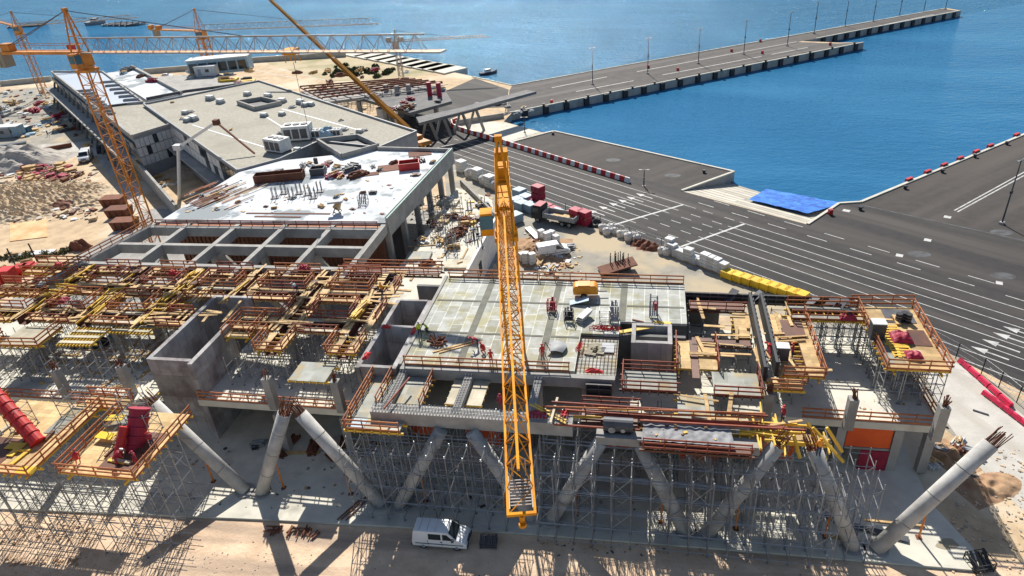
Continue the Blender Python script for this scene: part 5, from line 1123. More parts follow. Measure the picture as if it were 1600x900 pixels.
# ---- red ribbed leaning column forms on the bright platforms
def leanform(a, b2, r, ms, label, n_=7):
    a, b2 = Vector(a), Vector(b2); o = thing('column_form', label, 'column form', a); q = MB(); q.tube(a, b2, r, 18); q.build('shell', ms, o); q = MB()
    for k in range(n_+1): t = k/n_; c = a.lerp(b2, t); d = (b2-a).normalized()*.06; q.tube(c-d, c+d, r*1.12, 18)
    q.build('stiffener', ms, o); return o
v = P(60, 692, 9.7); leanform((v.x, v.y, 9.75), P(-12, 612, 13.2), .62, 'red', 'bright red ribbed steel form of a leaning column')
v = P(205, 700, 9.7); leanform((v.x, v.y, 9.0), (v.x+.2, v.y+2.2, 12.2), .8, 'crimson', 'crimson steel column form held by the scaffold next to the first leaning column', 5)
v = P(188, 715, 9.7); leanform((v.x-.3, v.y, 9.7), (v.x-.1, v.y+1.6, 11.6), .34, 'red', 'slim red form leg standing beside the worker with white helmet', 3)
for k, (px, z, lab) in enumerate((((25, 697), 9.7, 'yellow panel laid flat beside the red ribbed form'), ((42, 735), 9.7, 'yellow panel at the corner of the platform with the red ribbed form'), ((180, 653), 10.2, 'yellow panel on the walkway above the crimson form'), ((165, 681), 10.0, 'yellow panel beside the slim red form leg'))):
    p = P(*px, z); q = MB(); q.obox((p.x, p.y), rnd(-.2, .2), .85, .4, z, z+.06); one(q, 'yellow_panel', 'yellow', lab, 'panel', 'yellow panels on the bright platforms')
for x, y, h, l_ in ((-44.6, 38.3, 2.6, 'low scaffold frame around the crimson column form'), (-42.2, 38.6, 2.6, 'low scaffold frame between crimson form and first leaning column'), (-44.4, 40.2, 3.4, 'higher scaffold frame behind the crimson column form'), (-54.6, 38.0, 2.6, 'low scaffold frame beside the red ribbed form'), (-56.8, 36.2, 3.0, 'scaffold frame under the raised end of the red ribbed form'), (-51.4, 40.4, 2.6, 'low scaffold frame by the plank bridge of the bright platforms')): tower(x, y, 9.62, h, l_, None, 1.5)
for x0, x1, y0, y1, z, m_, l_ in ((-43.9, -40.5, 34.0, 38.6, 9.62, 'film_ply', 'dark form sheet under the workers on the bright platform'), (-58.2, -53.0, 33.2, 36.6, 9.62, 'film_ply', 'dark purple brown form sheet beside the red ribbed form'), (-46.6, -44.2, 39.0, 40.9, 9.62, 'ply_grey', 'grey form sheet behind the slim red form leg'), (-52.2, -50.6, 37.5, 41.0, 9.62, 'ply_grey', 'narrow grey form sheet along the side rail near the red ribbed form'),
    (21.3, 22.8, 53.6, 60.0, 9.82, 'ply_grey', 'long grey form sheet beside the flat yellow ladder'), (24.3, 25.8, 56.6, 59.2, 9.82, 'film_ply', 'brown form sheet by the outer rail of the corner deck'), (23.0, 25.6, 60.4, 62.8, 9.82, 'steel_dark', 'dark form sheet at the seaward end of the corner deck'), (12.9, 15.2, 57.5, 60.5, 9.62, 'film_ply', 'brown form sheet on the long yellow railed walkway'), (-24.9, -23.6, 41.7, 42.8, 9.02, 'bluegrey', 'blue grey sheet on the narrow landing of the front beam')):
    q = MB(); q.box(x0, x1, y0, y1, z, z+.03); one(q, 'form_sheet', m_, l_, 'form sheet')
for k in range(22):
    pl = random.choice(((-46.3, -40.4, 33.9, 40.6), (-57.8, -50.0, 33.4, 41.0), (21.5, 25.5, 53.6, 62.6))); q = MB(); a = random.choice((0, 1.571))+rnd(-.12, .12); q.obox((rnd(pl[0]+1, pl[1]-1), rnd(pl[2]+1, pl[3]-1)), a, rnd(.6, 1.2), rnd(.08, .3), 9.66 if pl[0] < 0 else 9.86, (9.72 if pl[0] < 0 else 9.92)+rnd(0, .15))
    lab = 'loose timber piece lying on the bright railed platforms' if pl[0] < 0 else 'loose timber piece lying on the railed corner deck'
    one(q, 'timber_piece', random.choice(('timber', 'beam_yellow', 'film_ply', 'ply_pale')), lab, 'timber', lab.replace('piece', 'pieces'))
# ---- loose timber
def plank(a, b2, z, label, ms='timber', w_=.2, h=.07, name='timber_plank', cat='plank', group=None, z2=None):
    q = MB(); q.bar(P(*a, z+h/2), P(*b2, (z if z2 is None else z2)+h/2), w_, h); return one(q, name, ms, label, cat, group)
for a, b2, z, l_, ms, w_ in (((676, 550), (742, 532), 10.02, 'long plank held by the bending worker on the deck', 'timber', .22), ((686, 551), (745, 535), 10.02, 'second long plank lying along the one held by the worker', 'timber', .2),
    ((828, 632), (884, 661), 9.85, 'long yellow beam lying aslant over the front beam', 'beam_yellow', .2), ((834, 631), (886, 657), 9.86, 'yellow beam lying close along the slanting one', 'beam_yellow', .16), ((871, 621), (860, 660), 10.1, 'pale board crossing the two slanting yellow beams', 'ply_pale', .2),
    ((968, 519), (1020, 510), 10.04, 'yellow beam bundle in front of the black chute', 'beam_yellow', .5), ((988, 499), (1006, 503), 10.04, 'short dark plank beside the folding ladder', 'rust', .15), ((1022, 503), (1048, 505), 10.04, 'yellow plank near the trolley on the deck', 'beam_yellow', .4),
    ((1305, 643), (1331, 622), 4.84, 'loose timber prop on the bare corner floor', 'timber', .2), ((1284, 607), (1301, 621), 4.84, 'grey board on the bare corner floor', 'ply_pale', .18), ((1364, 640), (1374, 634), 4.84, 'short board on the bare corner floor near the column', 'timber', .2),
    ((935, 638), (996, 641), 9.9, 'bright yellow beam along the front slab edge', 'beam_yellow', .25), ((893, 651), (940, 652), 9.5, 'yellow board on the cluttered walkway by the dark tank', 'beam_yellow', .3), ((1290, 838), (1336, 842), .24, 'plank at the foot of the last leaning columns', 'timber', .3), ((1338, 858), (1379, 862), .24, 'orange stained plank lying on the slab strip', 'timber', .4), ((1320, 818), (1420, 843), .3, 'bundle of long grey tubes on the slab strip', 'steel_dark', .6), ((1350, 812), (1445, 822), .24, 'long timber on the slab behind the last column foot', 'timber', .22), ((1290, 803), (1325, 822), .3, 'dark bundle of tubes beside the last column pair', 'steel_dark', .7),
    ((527, 812), (565, 778), .26, 'long pole lying on the sunlit slab strip', 'rust', .1), ((533, 812), (572, 776), .26, 'second long pole lying on the sunlit slab strip', 'rust', .1), ((540, 813), (578, 776), .26, 'third long pole lying on the sunlit slab strip', 'rust', .1),
    ((1520, 640), (1545, 648), .05, 'dark pole lying by the lower red barriers', 'steel_dark', .15), ((1448, 655), (1482, 668), .05, 'black strip on the pale track behind the last square column', 'black', .15),
    ((1500, 738), (1575, 756), .1, 'dark pipe edging the rubble on the sandy bank', 'steel_dark', .2), ((440, 708), (500, 706), .24, 'stack of boards in the shade behind the free leaning columns', 'timber', .5), ((1335, 700), (1336, 700.2), 4, 'x', 'timber', .1))[:-1]:
    plank(a, b2, z, l_, ms, w_)
def pk(): q = MB(); q.box(-1.6, 1.6, -.11, .11, 0, .06); return tag(q.build('timber_plank', 'timber'), 'x', 'plank')
plk = Kind(pk)
for k in range(190):
    r_ = random.random()
    if r_ < .62:
        z = 9.86+rnd(0, .1)
        if random.random() < .5: x, y = random.choice(GX)[0]+random.choice((-1.05, 1.05))+rnd(-.2, .2), rnd(55, 67)
        else: x, y = rnd(-72, -28), random.choice((56.05, 62.15, 66.9))+random.choice((-.85, .85))
        lab = 'loose board lying on the beam formwork of the waffle grid'
    elif r_ < .78: x, y, z = rnd(4.5, 20), rnd(44.5, 63.5), 9.7; lab = 'loose board lying on the formwork near the black wall forms'
    elif r_ < .9: x, y, z = rnd(-71, -53), rnd(48, 57), Z1+.03; lab = 'loose board lying on the bright bare floor'
    else: x, y, z = rnd(-33, -25), rnd(72, 100), 4.55; lab = 'loose board lying in the lower yard beside the white slab'
    if r_ >= .62 and r_ < .78 and 15.7 < x and y < 60: x -= 5
    plk((x, y, z), (random.choice((0, math.pi/2))+random.gauss(0, .12)), lab, lab.replace('loose board', 'loose boards'), (rnd(.5, 1.3), rnd(.8, 1.6), rnd(.8, 1.6)))
ylk = Kind(lambda: tag((lambda q: (q.box(-1.7, 1.7, -.05, .05, 0, .05), q.box(-1.7, 1.7, -.025, .025, .05, .15), q.box(-1.7, 1.7, -.05, .05, .15, .2), q.build('timber_beam', 'beam_yellow'))[-1])(MB()), 'x', 'timber beam'))
for k in range(52):
    if k < 34: x, y, z, lab = random.choice(GX if k < 8 else GX[3:])[0]+rnd(-1.3, 1.3), rnd(55, 67), 9.9+rnd(0, .1), 'yellow formwork beam lying loose on the waffle grid'
    else: x, y, z, lab = rnd(8.6, 11.5), rnd(42.8, 45.5), rnd(9.3, 9.6), 'yellow formwork beam on the staging round the paired column tops'
    ylk((x, y, z), (math.pi/2 if random.random() < .65 else 0)+random.gauss(0, .1), lab, lab.replace('beam', 'beams', 1), (rnd(.6, 1.3), 1, 1))
# yellow raking struts at the paired columns
for k, (a, b2, z1, z0) in enumerate((((1270, 668), (1318, 722), 10.4, 8.0), ((1292, 668), (1316, 706), 10.4, 8.4), ((1240, 680), (1250, 716), 10.2, 8.6), ((1262, 660), (1290, 718), 10.2, 8.4))):
    q = MB(); q.bar(P(*a, z1), P(*b2, z0), .2, .2); one(q, 'raking_strut', 'beam_yellow', 'yellow raking strut at the paired column tops, %s from the rebar' % ORD[k], 'strut', 'yellow struts at the paired column tops')
# ---- deck things
def gear(px, z, label, cat, name, build, rz=0, s=1):
    o = local(name, label, cat); build(o); o.location = P(*px, z); o.rotation_euler = (0, 0, rz); o.scale = (s,)*3; return o
def clamps(o):
    q = MB()
    for k in range(16): a = rnd(0, 6.3); x, y = rnd(-.7, .7), rnd(-.5, .5); q.bar((x, y, rnd(0, .1)), (x+.7*math.cos(a), y+.7*math.sin(a), rnd(.15, .5)), .12, .2)
    q.build('clamp', 'rust', o)
gear((684, 536), 10.03, 'heap of rusty form clamps on the deck beside the crouching worker', 'clamp heap', 'clamp_heap', clamps)
def rack(ms, w_=1.0, d_=.6, h=1.1, bars=5, fill=None):
    def f(o):
        q = MB()
        for x in (-w_/2, w_/2):
            for y in (-d_/2, d_/2): q.bar((x, y, 0), (x, y, h), .06)
        for z in (.12, h*.5, h-.05):
            for y in (-d_/2, d_/2): q.bar((-w_/2, y, z), (w_/2, y, z), .05)
            for x in (-w_/2, w_/2): q.bar((x, -d_/2, z), (x, d_/2, z), .05)
        q.build('frame', ms, o)
        if fill:
            q = MB()
            for k in range(bars): x = -w_/2+.1+(w_-.2)*k/max(1, bars-1); q.bar((x, -d_/2+.05, .15), (x+rnd(-.1, .1), d_/2-.05, h*rnd(.7, 1.2)), .14, .09)
            q.build('contents', fill, o)
    return f
gear((862, 485), 10.03, 'red wire cage on the back of the deck near the jib', 'cage', 'wire_cage', rack('red', .9, .7, 1.3, 5, 'crimson'))
gear((889, 500), 10.03, 'dark rack of steel props on the deck behind the compressor', 'rack', 'prop_rack', rack('steel_dark', .9, .7, 1.3, 7, 'black'))
gear((945, 503), 10.03, 'grey wire rack on the deck beside the black chute', 'rack', 'wire_rack', rack('steel', 1.0, .7, 1.6, 3, None)); gear((960, 500), 10.03, 'narrow rack with steel tubes near the joint of the deck', 'rack', 'tube_rack', rack('steel', .8, .9, 1.9, 6, 'steel'))
gear((1021, 492), 10.03, 'tall trolley of steel tubes with red cloth on the panelled deck', 'trolley', 'tube_trolley', rack('steel_dark', .8, .8, 1.9, 4, 'steel'))
gear((1024, 484), 10.9, 'red cloth hung on the tall tube trolley', 'cloth', 'red_cloth', lambda o: (lambda q: (q.box(-.12, .12, -.2, .2, 0, .8), q.build('cloth', 'crimson', o)))(MB()))
def stackp(o):
    for k in range(5): q = MB(); q.bar((-.5+.05*k, -.8, .1+.12*k), (.4+.05*k, .8, .25+.12*k), .7, .1); q.build('panel', 'steel' if k % 2 else 'offwhite', o)
gear((912, 498), 10.03, 'slanting stack of silver form panels on the deck', 'panel stack', 'panel_stack', stackp)
gear((905, 475), 10.03, 'blue grey sheet propped near the compressor on the deck', 'sheet', 'metal_sheet', lambda o: (lambda q: (q.bar((-1.0, 0, .1), (1.0, .2, .6), .9, .04), q.build('sheet', 'bluegrey', o)))(MB()))
def bentsheet(o):
    q = MB(); q.grid(lambda u, v: ((u-.5)*1.6+.3*math.sin(v*3), (v-.5)*1.9, .25+.2*math.sin(u*3.1)+.12*math.sin(v*5)), 10, 10); q.build('sheet', 'grey', o, smooth=True)
gear((868, 545), 10.03, 'crumpled grey plastic sheet on the deck by the rebar mat', 'plastic sheet', 'plastic_sheet', bentsheet)
gear((853, 552), 10.03, 'thin tripod standing beside the crumpled grey sheet', 'tripod', 'tripod', lambda o: (lambda q: ([q.tube((0, 0, 1.3), (.6*math.cos(a), .6*math.sin(a), 0), .04, 5) for a in (0, 2.1, 4.2)], q.build('legs', 'rust', o)))(MB()))
def palsmall(o):
    q = MB()
    for k in range(6): q.box(-.55, .55, -.55+.2*k, -.42+.2*k, .1, .16)
    for x in (-.5, 0, .5): q.box(x-.05, x+.05, -.55, .6, 0, .1)
    q.build('slats', 'ply_pale', o)
for k, c in enumerate(((924, 551), (936, 549), (929, 543))): gear(c, 9.63, 'pale timber pallet inside the rebar notch, %s of three' % ORD[k], 'pallet', 'timber_pallet', palsmall, rnd(-.3, .3))
gear((950, 545), 9.63, 'grey rectangular plate beside the pallets in the rebar notch', 'plate', 'metal_plate', lambda o: (lambda q: (q.box(-.6, .6, -.8, .8, .1, .16), q.build('plate', 'grey', o)))(MB()))
def cables(o):
    q = MB()
    for k in range(5):
        pr = None
        for j in range(26):
            a = j*.5+k; r_ = .5+.25*math.sin(j*.7+k); p = Vector((-.9+.45*k+r_*math.cos(a), .6*r_*math.sin(a), .06+.05*(j % 3)))
            if pr is not None: q.tube(pr, p, .035, 4)
            pr = p
    q.build('loops', 'red', o)
gear((945, 513), 10.03, 'tangle of red hose at the back of the rebar notch', 'hose', 'red_hose', cables); gear((905, 542), 10.03, 'thin red hose loops at the side of the rebar notch', 'hose', 'red_hose', cables, 1.4, .6)
def wrap(ms, sx, sy, sz):
    def f(o):
        q = MB(); q.grid(lambda u, v: ((u-.5)*2*sx, (v-.5)*2*sy, sz*(max(0, 1-(2*u-1)**4)*max(0, 1-(2*v-1)**4))*(.8+.5*noise.noise(Vector((u*4, v*4, sx*9))))+.01), 14, 14); q.build('cover', ms, o)
    return f
for c, z, ms, s_, l_ in (((840, 649), 9.8, 'crimson', (.9, .4, .4), 'crimson wrap on the rebar of the front beam'), ((882, 650), 9.7, 'red', (.35, .6, .5), 'red wrap standing by the crossed beams'), ((928, 581), 9.9, 'red', (.8, .25, .35), 'red wrap on the black form panel below the notch'), ((573, 556), 10, 'red', (.3, .6, .3), 'red cloth on the shaft wall corner near the dim floor'), ((648, 517), 10, 'red', (.3, .7, .3), 'red cloth on the deck edge beside the hi-vis workers'), ((604, 511), 10, 'red', (.5, .3, .3), 'red cloth on the cross wall of the narrow shaft'), ((272, 427), 10, 'red', (.7, .5, .5), 'red bundle on the concrete grid beam'), ((476, 420), 10, 'crimson', (.7, .6, .6), 'crimson bundle on the plank walkway by the beam grid'), ((93, 414), 9.9, 'red', (.7, .4, .4), 'red bundle on the outer edge beam of the grid'), ((1408, 528), 10, 'crimson', (.9, .9, .6), 'crimson net bundle on the railed corner deck'), ((1428, 555), 10, 'crimson', (.7, .6, .4), 'second crimson net bundle by the corner deck rail'), ((1212, 552), 9.7, 'crimson', (.6, 1.0, .8), 'crimson machine cover between the two black wall forms'), ((1325, 497), 10, 'crimson', (.8, .5, .6), 'crimson box cover on the seaward walkway'), ((100, 470), 10, 'crimson', (.6, .6, .4), 'crimson cloth at the edge of the waffle grid')):
    gear(c, z, l_, 'bundle', 'covered_bundle', wrap(ms, *s_))
# dark tank and sheeting at the front slab form
def tank(o):
    q = MB(); q.tube((-1.2, 0, .6), (1.2, 0, .6), .6, 18); q.build('drum', 'steel_dark', o); q = MB(); q.tube((-.5, -.62, .5), (-.5, -.66, .5), .3, 12); q.tube((.4, -.62, .5), (.4, -.66, .5), .2, 12); q.build('port', 'steel', o); q = MB(); q.box(-1.0, 1.0, -.5, .5, 0, .15); q.build('cradle', 'black', o)
gear((966, 672), 9.25, 'dark drum shaped tank at the front edge between walkway and grey sheet', 'tank', 'steel_tank', tank)
q = MB(); a, b2, c, d_ = P(1003, 688, 9.62), P(1148, 699, 9.62), P(1140, 664, 9.62), P(1005, 657, 9.62)
q.grid(lambda u, v: a.lerp(b2, u).lerp(d_.lerp(c, u), v)+Vector((0, 0, .06+.09*noise.noise(Vector((u*16, v*5, 1))))), 60, 16)
one(q, 'plastic_sheeting', mat('film_sheet', (.30, .31, .32), (.17, .17, .18), 1.5, .6, vary=0, spec=.2), 'grey plastic sheeting wrinkled over the dark front slab form', 'plastic sheet', smooth=True)
# long red rails parallel on the front slab form
for k, (a, b2, z) in enumerate((((862, 628), (1200, 650), 10.2), ((880, 640), (1185, 664), 9.9), ((930, 648), (1230, 668), 9.8), ((1000, 657), (1260, 672), 9.9), ((865, 663), (1000, 672), 9.6), ((600, 638), (640, 590), 10.3))): plank(a, b2, z, 'long brown rail beam across the front slab form, %s counted from the deck' % ORD[k], 'rail_red', .12, .16, 'rail_beam', 'beam', 'brown rail beams on the front slab form')
# corner deck
def fridge(o):
    q = MB(); q.box(-.6, .6, -.5, .5, 0, 1.7); q.build('cabinet', 'steel_dark', o); q = MB(); q.box(-.62, .62, -.52, .52, 1.7, 1.78); q.build('pale_top', 'offwhite', o)
gear((1368, 527), 9.83, 'tall dark cabinet with pale top at the rail of the corner deck', 'cabinet', 'site_cabinet', fridge); gear((1220, 562), 9.62, 'dark box with pale top between the two black wall forms', 'cabinet', 'site_cabinet', fridge, 0, .9)
def ladder(o):
    for s_ in (-.8, .8): q = MB(); q.bar((s_, -2.6, .05), (s_, 2.6, .05), .12, .1); q.build('rail', 'beam_yellow', o)
    q = MB()
    for k in range(12): q.bar((-.8, -2.4+.43*k, .1), (.8, -2.4+.43*k, .1), .16, .08)
    q.build('rung', 'beam_yellow', o)
gear((1399, 533), 9.84, 'wide yellow rung ladder laid flat on the corner deck', 'ladder', 'timber_ladder', ladder, .02)
def barrel(o): q = MB(); q.tube((0, 0, 0), (0, 0, .9), .3, 12); q.build('drum', 'black', o); q = MB(); q.tube((0, 0, .3), (0, 0, .34), .315, 12); q.tube((0, 0, .6), (0, 0, .64), .315, 12); q.build('hoop', 'grey', o)
for k, c in enumerate(((1325, 499), (1403, 502), (1411, 500), (1418, 503))): gear(c, 9.83, 'black drum on the corner formwork, %s along the seaward edge' % ORD[k], 'drum', 'steel_drum', barrel)
for k, c in enumerate(((1266, 478), (1297, 480), (1312, 482), (1180, 470), (1142, 468))): gear(c, 9.4, 'dark tilted sheet leaning on the long black wall form, %s from the corner deck' % ORD[k], 'sheet', 'leaning_sheet', lambda o: (lambda q: (q.bar((-.5, -.5, .1), (.5, .4, 1.0), .9, .06), q.build('board', 'steel_dark', o)))(MB()), rnd(-.5, .5))
# black sheet heaps on bright bare floor
gear((140, 537), Z1+.03, 'crumpled black foil on the bright bare floor under the yellow tables', 'foil', 'black_foil', wrap('black', 2.6, 1.2, .7)); gear((178, 528), Z1+.03, 'blue grey crumpled foil on the bright bare floor beside the black one', 'foil', 'black_foil', wrap('bluegrey', 1.0, .8, .5))
# ---- white slab
zs = 10.02
for k in range(34):
    t = rnd(0, 1); a = (300+rnd(-15, 80), 328-rnd(0, 28)); L_ = rnd(15, 55); plank((a[0], a[1]), (min(a[0]+L_, 432), a[1]-L_*.42), zs+.02*k % .3, 'rusty long plank among the scattered planks on the white slab', random.choice(('rust', 'rust', 'timber', 'rail')), rnd(.12, .25), .06, 'timber_plank', 'plank', 'rusty planks scattered on the white slab')
for k, (a, b2, m_) in enumerate((((385, 333), (516, 334), 'rust'), ((398, 338), (470, 339), 'rust'), ((300, 318), (352, 298), 'film_ply'), ((306, 322), (344, 304), 'film_ply'), ((312, 312), (350, 296), 'film_ply'))): plank(a, b2, zs, 'brown board lying near the slab front, %s of the flat ones' % ORD[k], m_, .35 if k < 2 else 1.0, .05, group='flat brown boards on the white slab')
def starter(o):
    q = MB()
    for x in (-.3, .3):
        for y in (-.3, .3): q.bar((x, y, 0), (x, y, 1.7), .09)
    for z in (.1,): q.box(-.6, .6, -.6, .6, 0, .12)
    q.build('stanchion', 'steel_dark', o)
for k, c in enumerate(((430, 309), (444, 302), (456, 309), (468, 302), (481, 304), (490, 309), (500, 299))): gear(c, zs, 'dark upright starter frame in the row on the white slab, %s along the row' % ORD[k], 'frame', 'starter_frame', starter, .3, 1.0)
def mixer(o):
    q = MB(); q.tube((0, 0, .55), (.5, 0, 1.3), .5, 14, .28); q.build('drum', 'timber', o); q = MB()
    for s_ in (-.45, .45): q.bar((-.5, s_, 0), (0, s_, .8), .08); q.bar((.5, s_, 0), (0, s_, .8), .08)
    q.build('stand', 'steel_dark', o)
    q = MB(); q.box(-.9, .9, -.35, .35, 1.3, 1.5); q.build('hopper', 'grey', o)
gear((527, 332), zs, 'small concrete mixer with grey hopper standing on the white slab', 'mixer', 'concrete_mixer', mixer, .3, 1.2); gear((568, 318), zs, 'dark wire basket standing alone on the white slab', 'basket', 'wire_basket', rack('steel_dark', 1.2, 1.0, 1.3, 4, 'steel'))
def fbox(ms, sx, sy, h):
    def f(o):
        q = MB(); q.box(-sx, sx, -sy, -sy+.1, 0, h); q.box(-sx, sx, sy-.1, sy, 0, h); q.box(-sx, -sx+.1, -sy+.1, sy-.1, 0, h); q.box(sx-.1, sx, -sy+.1, sy-.1, 0, h); q.build('side', ms, o); q = MB(); q.box(-sx+.1, sx-.1, -sy+.1, sy-.1, .02, h*.6); q.build('load', 'rust', o)
    return f
gear((438, 281), zs, 'long rusty form crate at the back of the white slab', 'crate', 'form_crate', fbox('rust', 4.0, 1.0, 1.3), .25); gear((640, 263), zs, 'bright red crate on the white slab near the parapet', 'crate', 'form_crate', fbox('red', 1.7, 1.1, 1.2), .3); gear((498, 272), zs, 'dark crate beside the long rusty form crate', 'crate', 'form_crate', fbox('steel_dark', 1.2, .9, 1.2), .2)
for c, z, sx, sy, l_ in (((612, 262), zs, 2.3, 1.6, 'big rust brown sheet on the white slab next to the red crate'), ((656, 240), zs, 2.0, 1.4, 'rust brown sheet on the white slab close to the far parapet corner'), ((580, 272), zs, 1.3, .8, 'small rust brown sheet on the white slab')):
    gear(c, z, l_, 'sheet', 'steel_sheet', (lambda a, b_: lambda o: (lambda q: (q.box(-a, a, -b_, b_, 0, .06), q.build('plate', 'rust', o)))(MB()))(sx, sy), .35)
mixc = ('steel_dark', 'rust', 'crimson', 'timber', 'grey', 'bluegrey', 'offwhite', 'film_ply')
ML = {'steel_dark': 'dark steel', 'rust': 'rust brown', 'crimson': 'crimson', 'timber': 'timber', 'grey': 'grey', 'bluegrey': 'blue grey', 'offwhite': 'pale', 'film_ply': 'dark brown', 'black': 'black', 'red': 'red', 'beam_yellow': 'yellow'}
def pilek(ms):
    def f():
        o = local('material_stack', 'x', 'stack'); q = MB()
        for k in range(6): a = rnd(-.15, .15); q.obox((rnd(-.15, .15), -.5+.2*k), a, rnd(.8, 1.3), .1, 0, rnd(.15, .5))
        q.build('lower_layer', ms, o); q = MB()
        for k in range(4): q.obox((rnd(-.2, .2), -.4+.25*k), rnd(-.3, .3), rnd(.5, 1.0), .09, .5, rnd(.55, .8))
        q.build('upper_layer', random.choice(('timber', ms, ms)), o); return o
    return Kind(f)
PK = {m_: pilek(m_) for m_ in ML}
def piles(n_, box, z, where, s=(.7, 1.3), mm=mixc, poly=None):
    for k in range(n_):
        px, py = rnd(box[0], box[2]), rnd(box[1], box[3]); m_ = random.choice(mm)
        if poly and not poly(px, py): continue
        PK[m_](P(px, py, z), rnd(0, 3.1), '%s material stack %s' % (ML[m_], where), '%s stacks %s' % (ML[m_], where), rnd(*s))
piles(20, (415, 254, 560, 280), zs, 'along the back edge of the white slab', (.6, 1.2), poly=lambda x, y: y > 262-(x-415)*.06)
piles(8, (560, 250, 690, 275), zs, 'by the far corner of the white slab', (.5, 1.0))
piles(16, (300, 295, 600, 330), zs, 'scattered on the white slab', (.3, .6))
piles(22, (655, 318, 765, 415), 4.54, 'in the lower yard beside the white slab', (.5, 1.1), ('timber', 'timber', 'beam_yellow', 'steel_dark', 'rust', 'offwhite', 'film_ply'), poly=lambda x, y: x < 772-(y-318)*.35 and x > 650-(y-318)*.1)
piles(20, (820, 350, 900, 432), .02, 'among the rubble by the yard van', (.5, 1.0), ('timber', 'rust', 'offwhite', 'bluegrey', 'grey'), poly=lambda x, y: y > 362+(x-820)*.3)
piles(8, (1450, 690, 1520, 735), .02, 'on the bank behind the last leaning column', (.4, .9), ('crimson', 'rust', 'offwhite', 'grey'))
piles(46, (0, 160, 135, 208), .02, 'on the storage ground beside the dark wing', (.8, 2.0), poly=lambda x, y: (x < 108 or y < 190) and not (y > 176 and x < 68))
piles(16, (92, 180, 175, 232), .02, 'in the shade below the dark wing', (.8, 1.7), poly=lambda x, y: x > 80+(y-160)*.35 and x < 115+(y-160)*.8)
piles(12, (178, 110, 258, 132), 9.35, 'on the far court roof between the parapets', (.8, 1.6), poly=lambda x, y: abs((x-215)*.55-(y-120)) < 9)
piles(14, (290, 108, 395, 136), 7.65, 'on the lower roof round the distant crane', (.8, 1.6))
piles(14, (215, 240, 320, 300), .05, 'in the sandy courtyard', (.6, 1.2), ('timber', 'offwhite', 'rust', 'timber'), poly=lambda x, y: x > 205+(y-235)*.75 and x < 300+(y-230)*.6)
piles(14, (455, 108, 640, 140), 6.75, 'on the steel frame deck by the dunes', (.8, 1.6), ('rust', 'crimson', 'rust', 'timber', 'offwhite'))
piles(12, (600, 140, 690, 172), 6.35, 'on the unfinished frame beyond the gravel roof', (.7, 1.4))
piles(16, (260, 150, 600, 220), 10.02, 'on the gravel roof', (.4, .8), ('grey', 'offwhite', 'steel_dark', 'timber'), poly=lambda x, y: y > 140+(x-400)*.33 and y < 185+(x-270)*.45)
piles(14, (0, 400, 110, 440), .05, 'at the sandy edge beside the waffle grid', (.6, 1.2), ('offwhite', 'timber', 'grey', 'rust'), poly=lambda x, y: y < 440-x*.35)
piles(9, (690, 300, 770, 330), .05, 'beside the slab corner wall and the crane', (.5, .9), ('rust', 'timber', 'offwhite'))
piles(14, (380, 690, 590, 715), .25, 'in the shade under the dim floor', (.5, .9), ('grey', 'steel_dark', 'rust'))
# lower yard scaffolds, black uprights by the gable wall
for k in range(12): c = (742+rnd(-14, 18), 385-k*5.5+rnd(-4, 4)); gear((min(c[0], 760-.2*(c[1]-340)), c[1]), 4.53, 'dark upright stanchion by the gable wall, %s going inland' % ORD[k], 'stanchion', 'starter_frame', starter, rnd(0, 2), .9)
for k in range(10): c = (680+rnd(-24, 40), 350+rnd(-20, 50)); p = P(*c, 4.52); tower(p.x, p.y, 4.5, 2.6, 'low scaffold frame in the lower yard among timber', 'low scaffold frames in the lower yard', 1.3)
for c, l_, m_ in (((655, 402), 'grey sheet platform at the side of the lower yard', 'ply_grey'), ((686, 345), 'bright plywood stack in the lower yard', 'ply'), ((715, 415), 'pale plywood sheet in the lower yard near the gable wall', 'ply_pale'), ((700, 318), 'slatted pale pallet near the top of the lower yard', 'ply_pale')): gear(c, 4.53, l_, 'sheet stack', 'sheet_stack', (lambda m__: lambda o: (lambda q: (q.box(-1.7, 1.7, -1.2, 1.2, 0, .35), q.build('sheets', m__, o)))(MB()))(m_), rnd(-.1, .1))
for k in range(46):
    m_ = random.choice(('timber', 'beam_yellow', 'timber', 'rust', 'film_ply')); x = random.choice(GX)[0]+random.choice((-1.0, 1.0)); y = random.choice((rnd(57.5, 60.5), rnd(63.5, 66)))
    PK[m_]((x, y, 9.74), math.pi/2+rnd(-.1, .1), '%s bundle heaped on the waffle grid walkways' % ML[m_], '%s bundles on the waffle grid' % ML[m_], rnd(.5, .8))
# ---- roof plant
def acu(o):
    q = MB(); q.box(-2.0, 2.0, -1.2, 1.2, .25, 2.3); q.build('casing', 'offwhite', o); q = MB()
    for x in (-1.2, 0, 1.2): q.box(x-.5, x+.5, -1.23, -1.2, .5, 1.9); q.tube((x, 0, 2.3), (x, 0, 2.42), .5, 14)
    q.build('grille', 'steel_dark', o); q = MB(); q.box(-2.1, 2.1, -.9, -.6, 0, .25); q.box(-2.1, 2.1, .6, .9, 0, .25); q.build('base_rail', 'steel_dark', o)
gear((436, 236), 10.02, 'large pale air unit on the gravel roof near the well', 'air unit', 'air_unit', acu, R(-20), 1.1); gear((468, 218), 10.02, 'long pale air unit with dark grilles next to the tarped one', 'air unit', 'air_unit', acu, R(10), 1.3); gear((492, 215), 10.02, 'dark small air unit beside the blue tarped load', 'air unit', 'air_unit', acu, R(10), .7)
gear((509, 213), 10.02, 'load under blue grey tarp on the gravel roof', 'tarped load', 'tarped_load', wrap('bluegrey', 2.2, 1.5, 2.0)); gear((525, 212), 10.02, 'dark casing beside the blue grey tarped load', 'air unit', 'air_unit', acu, R(10), .6)
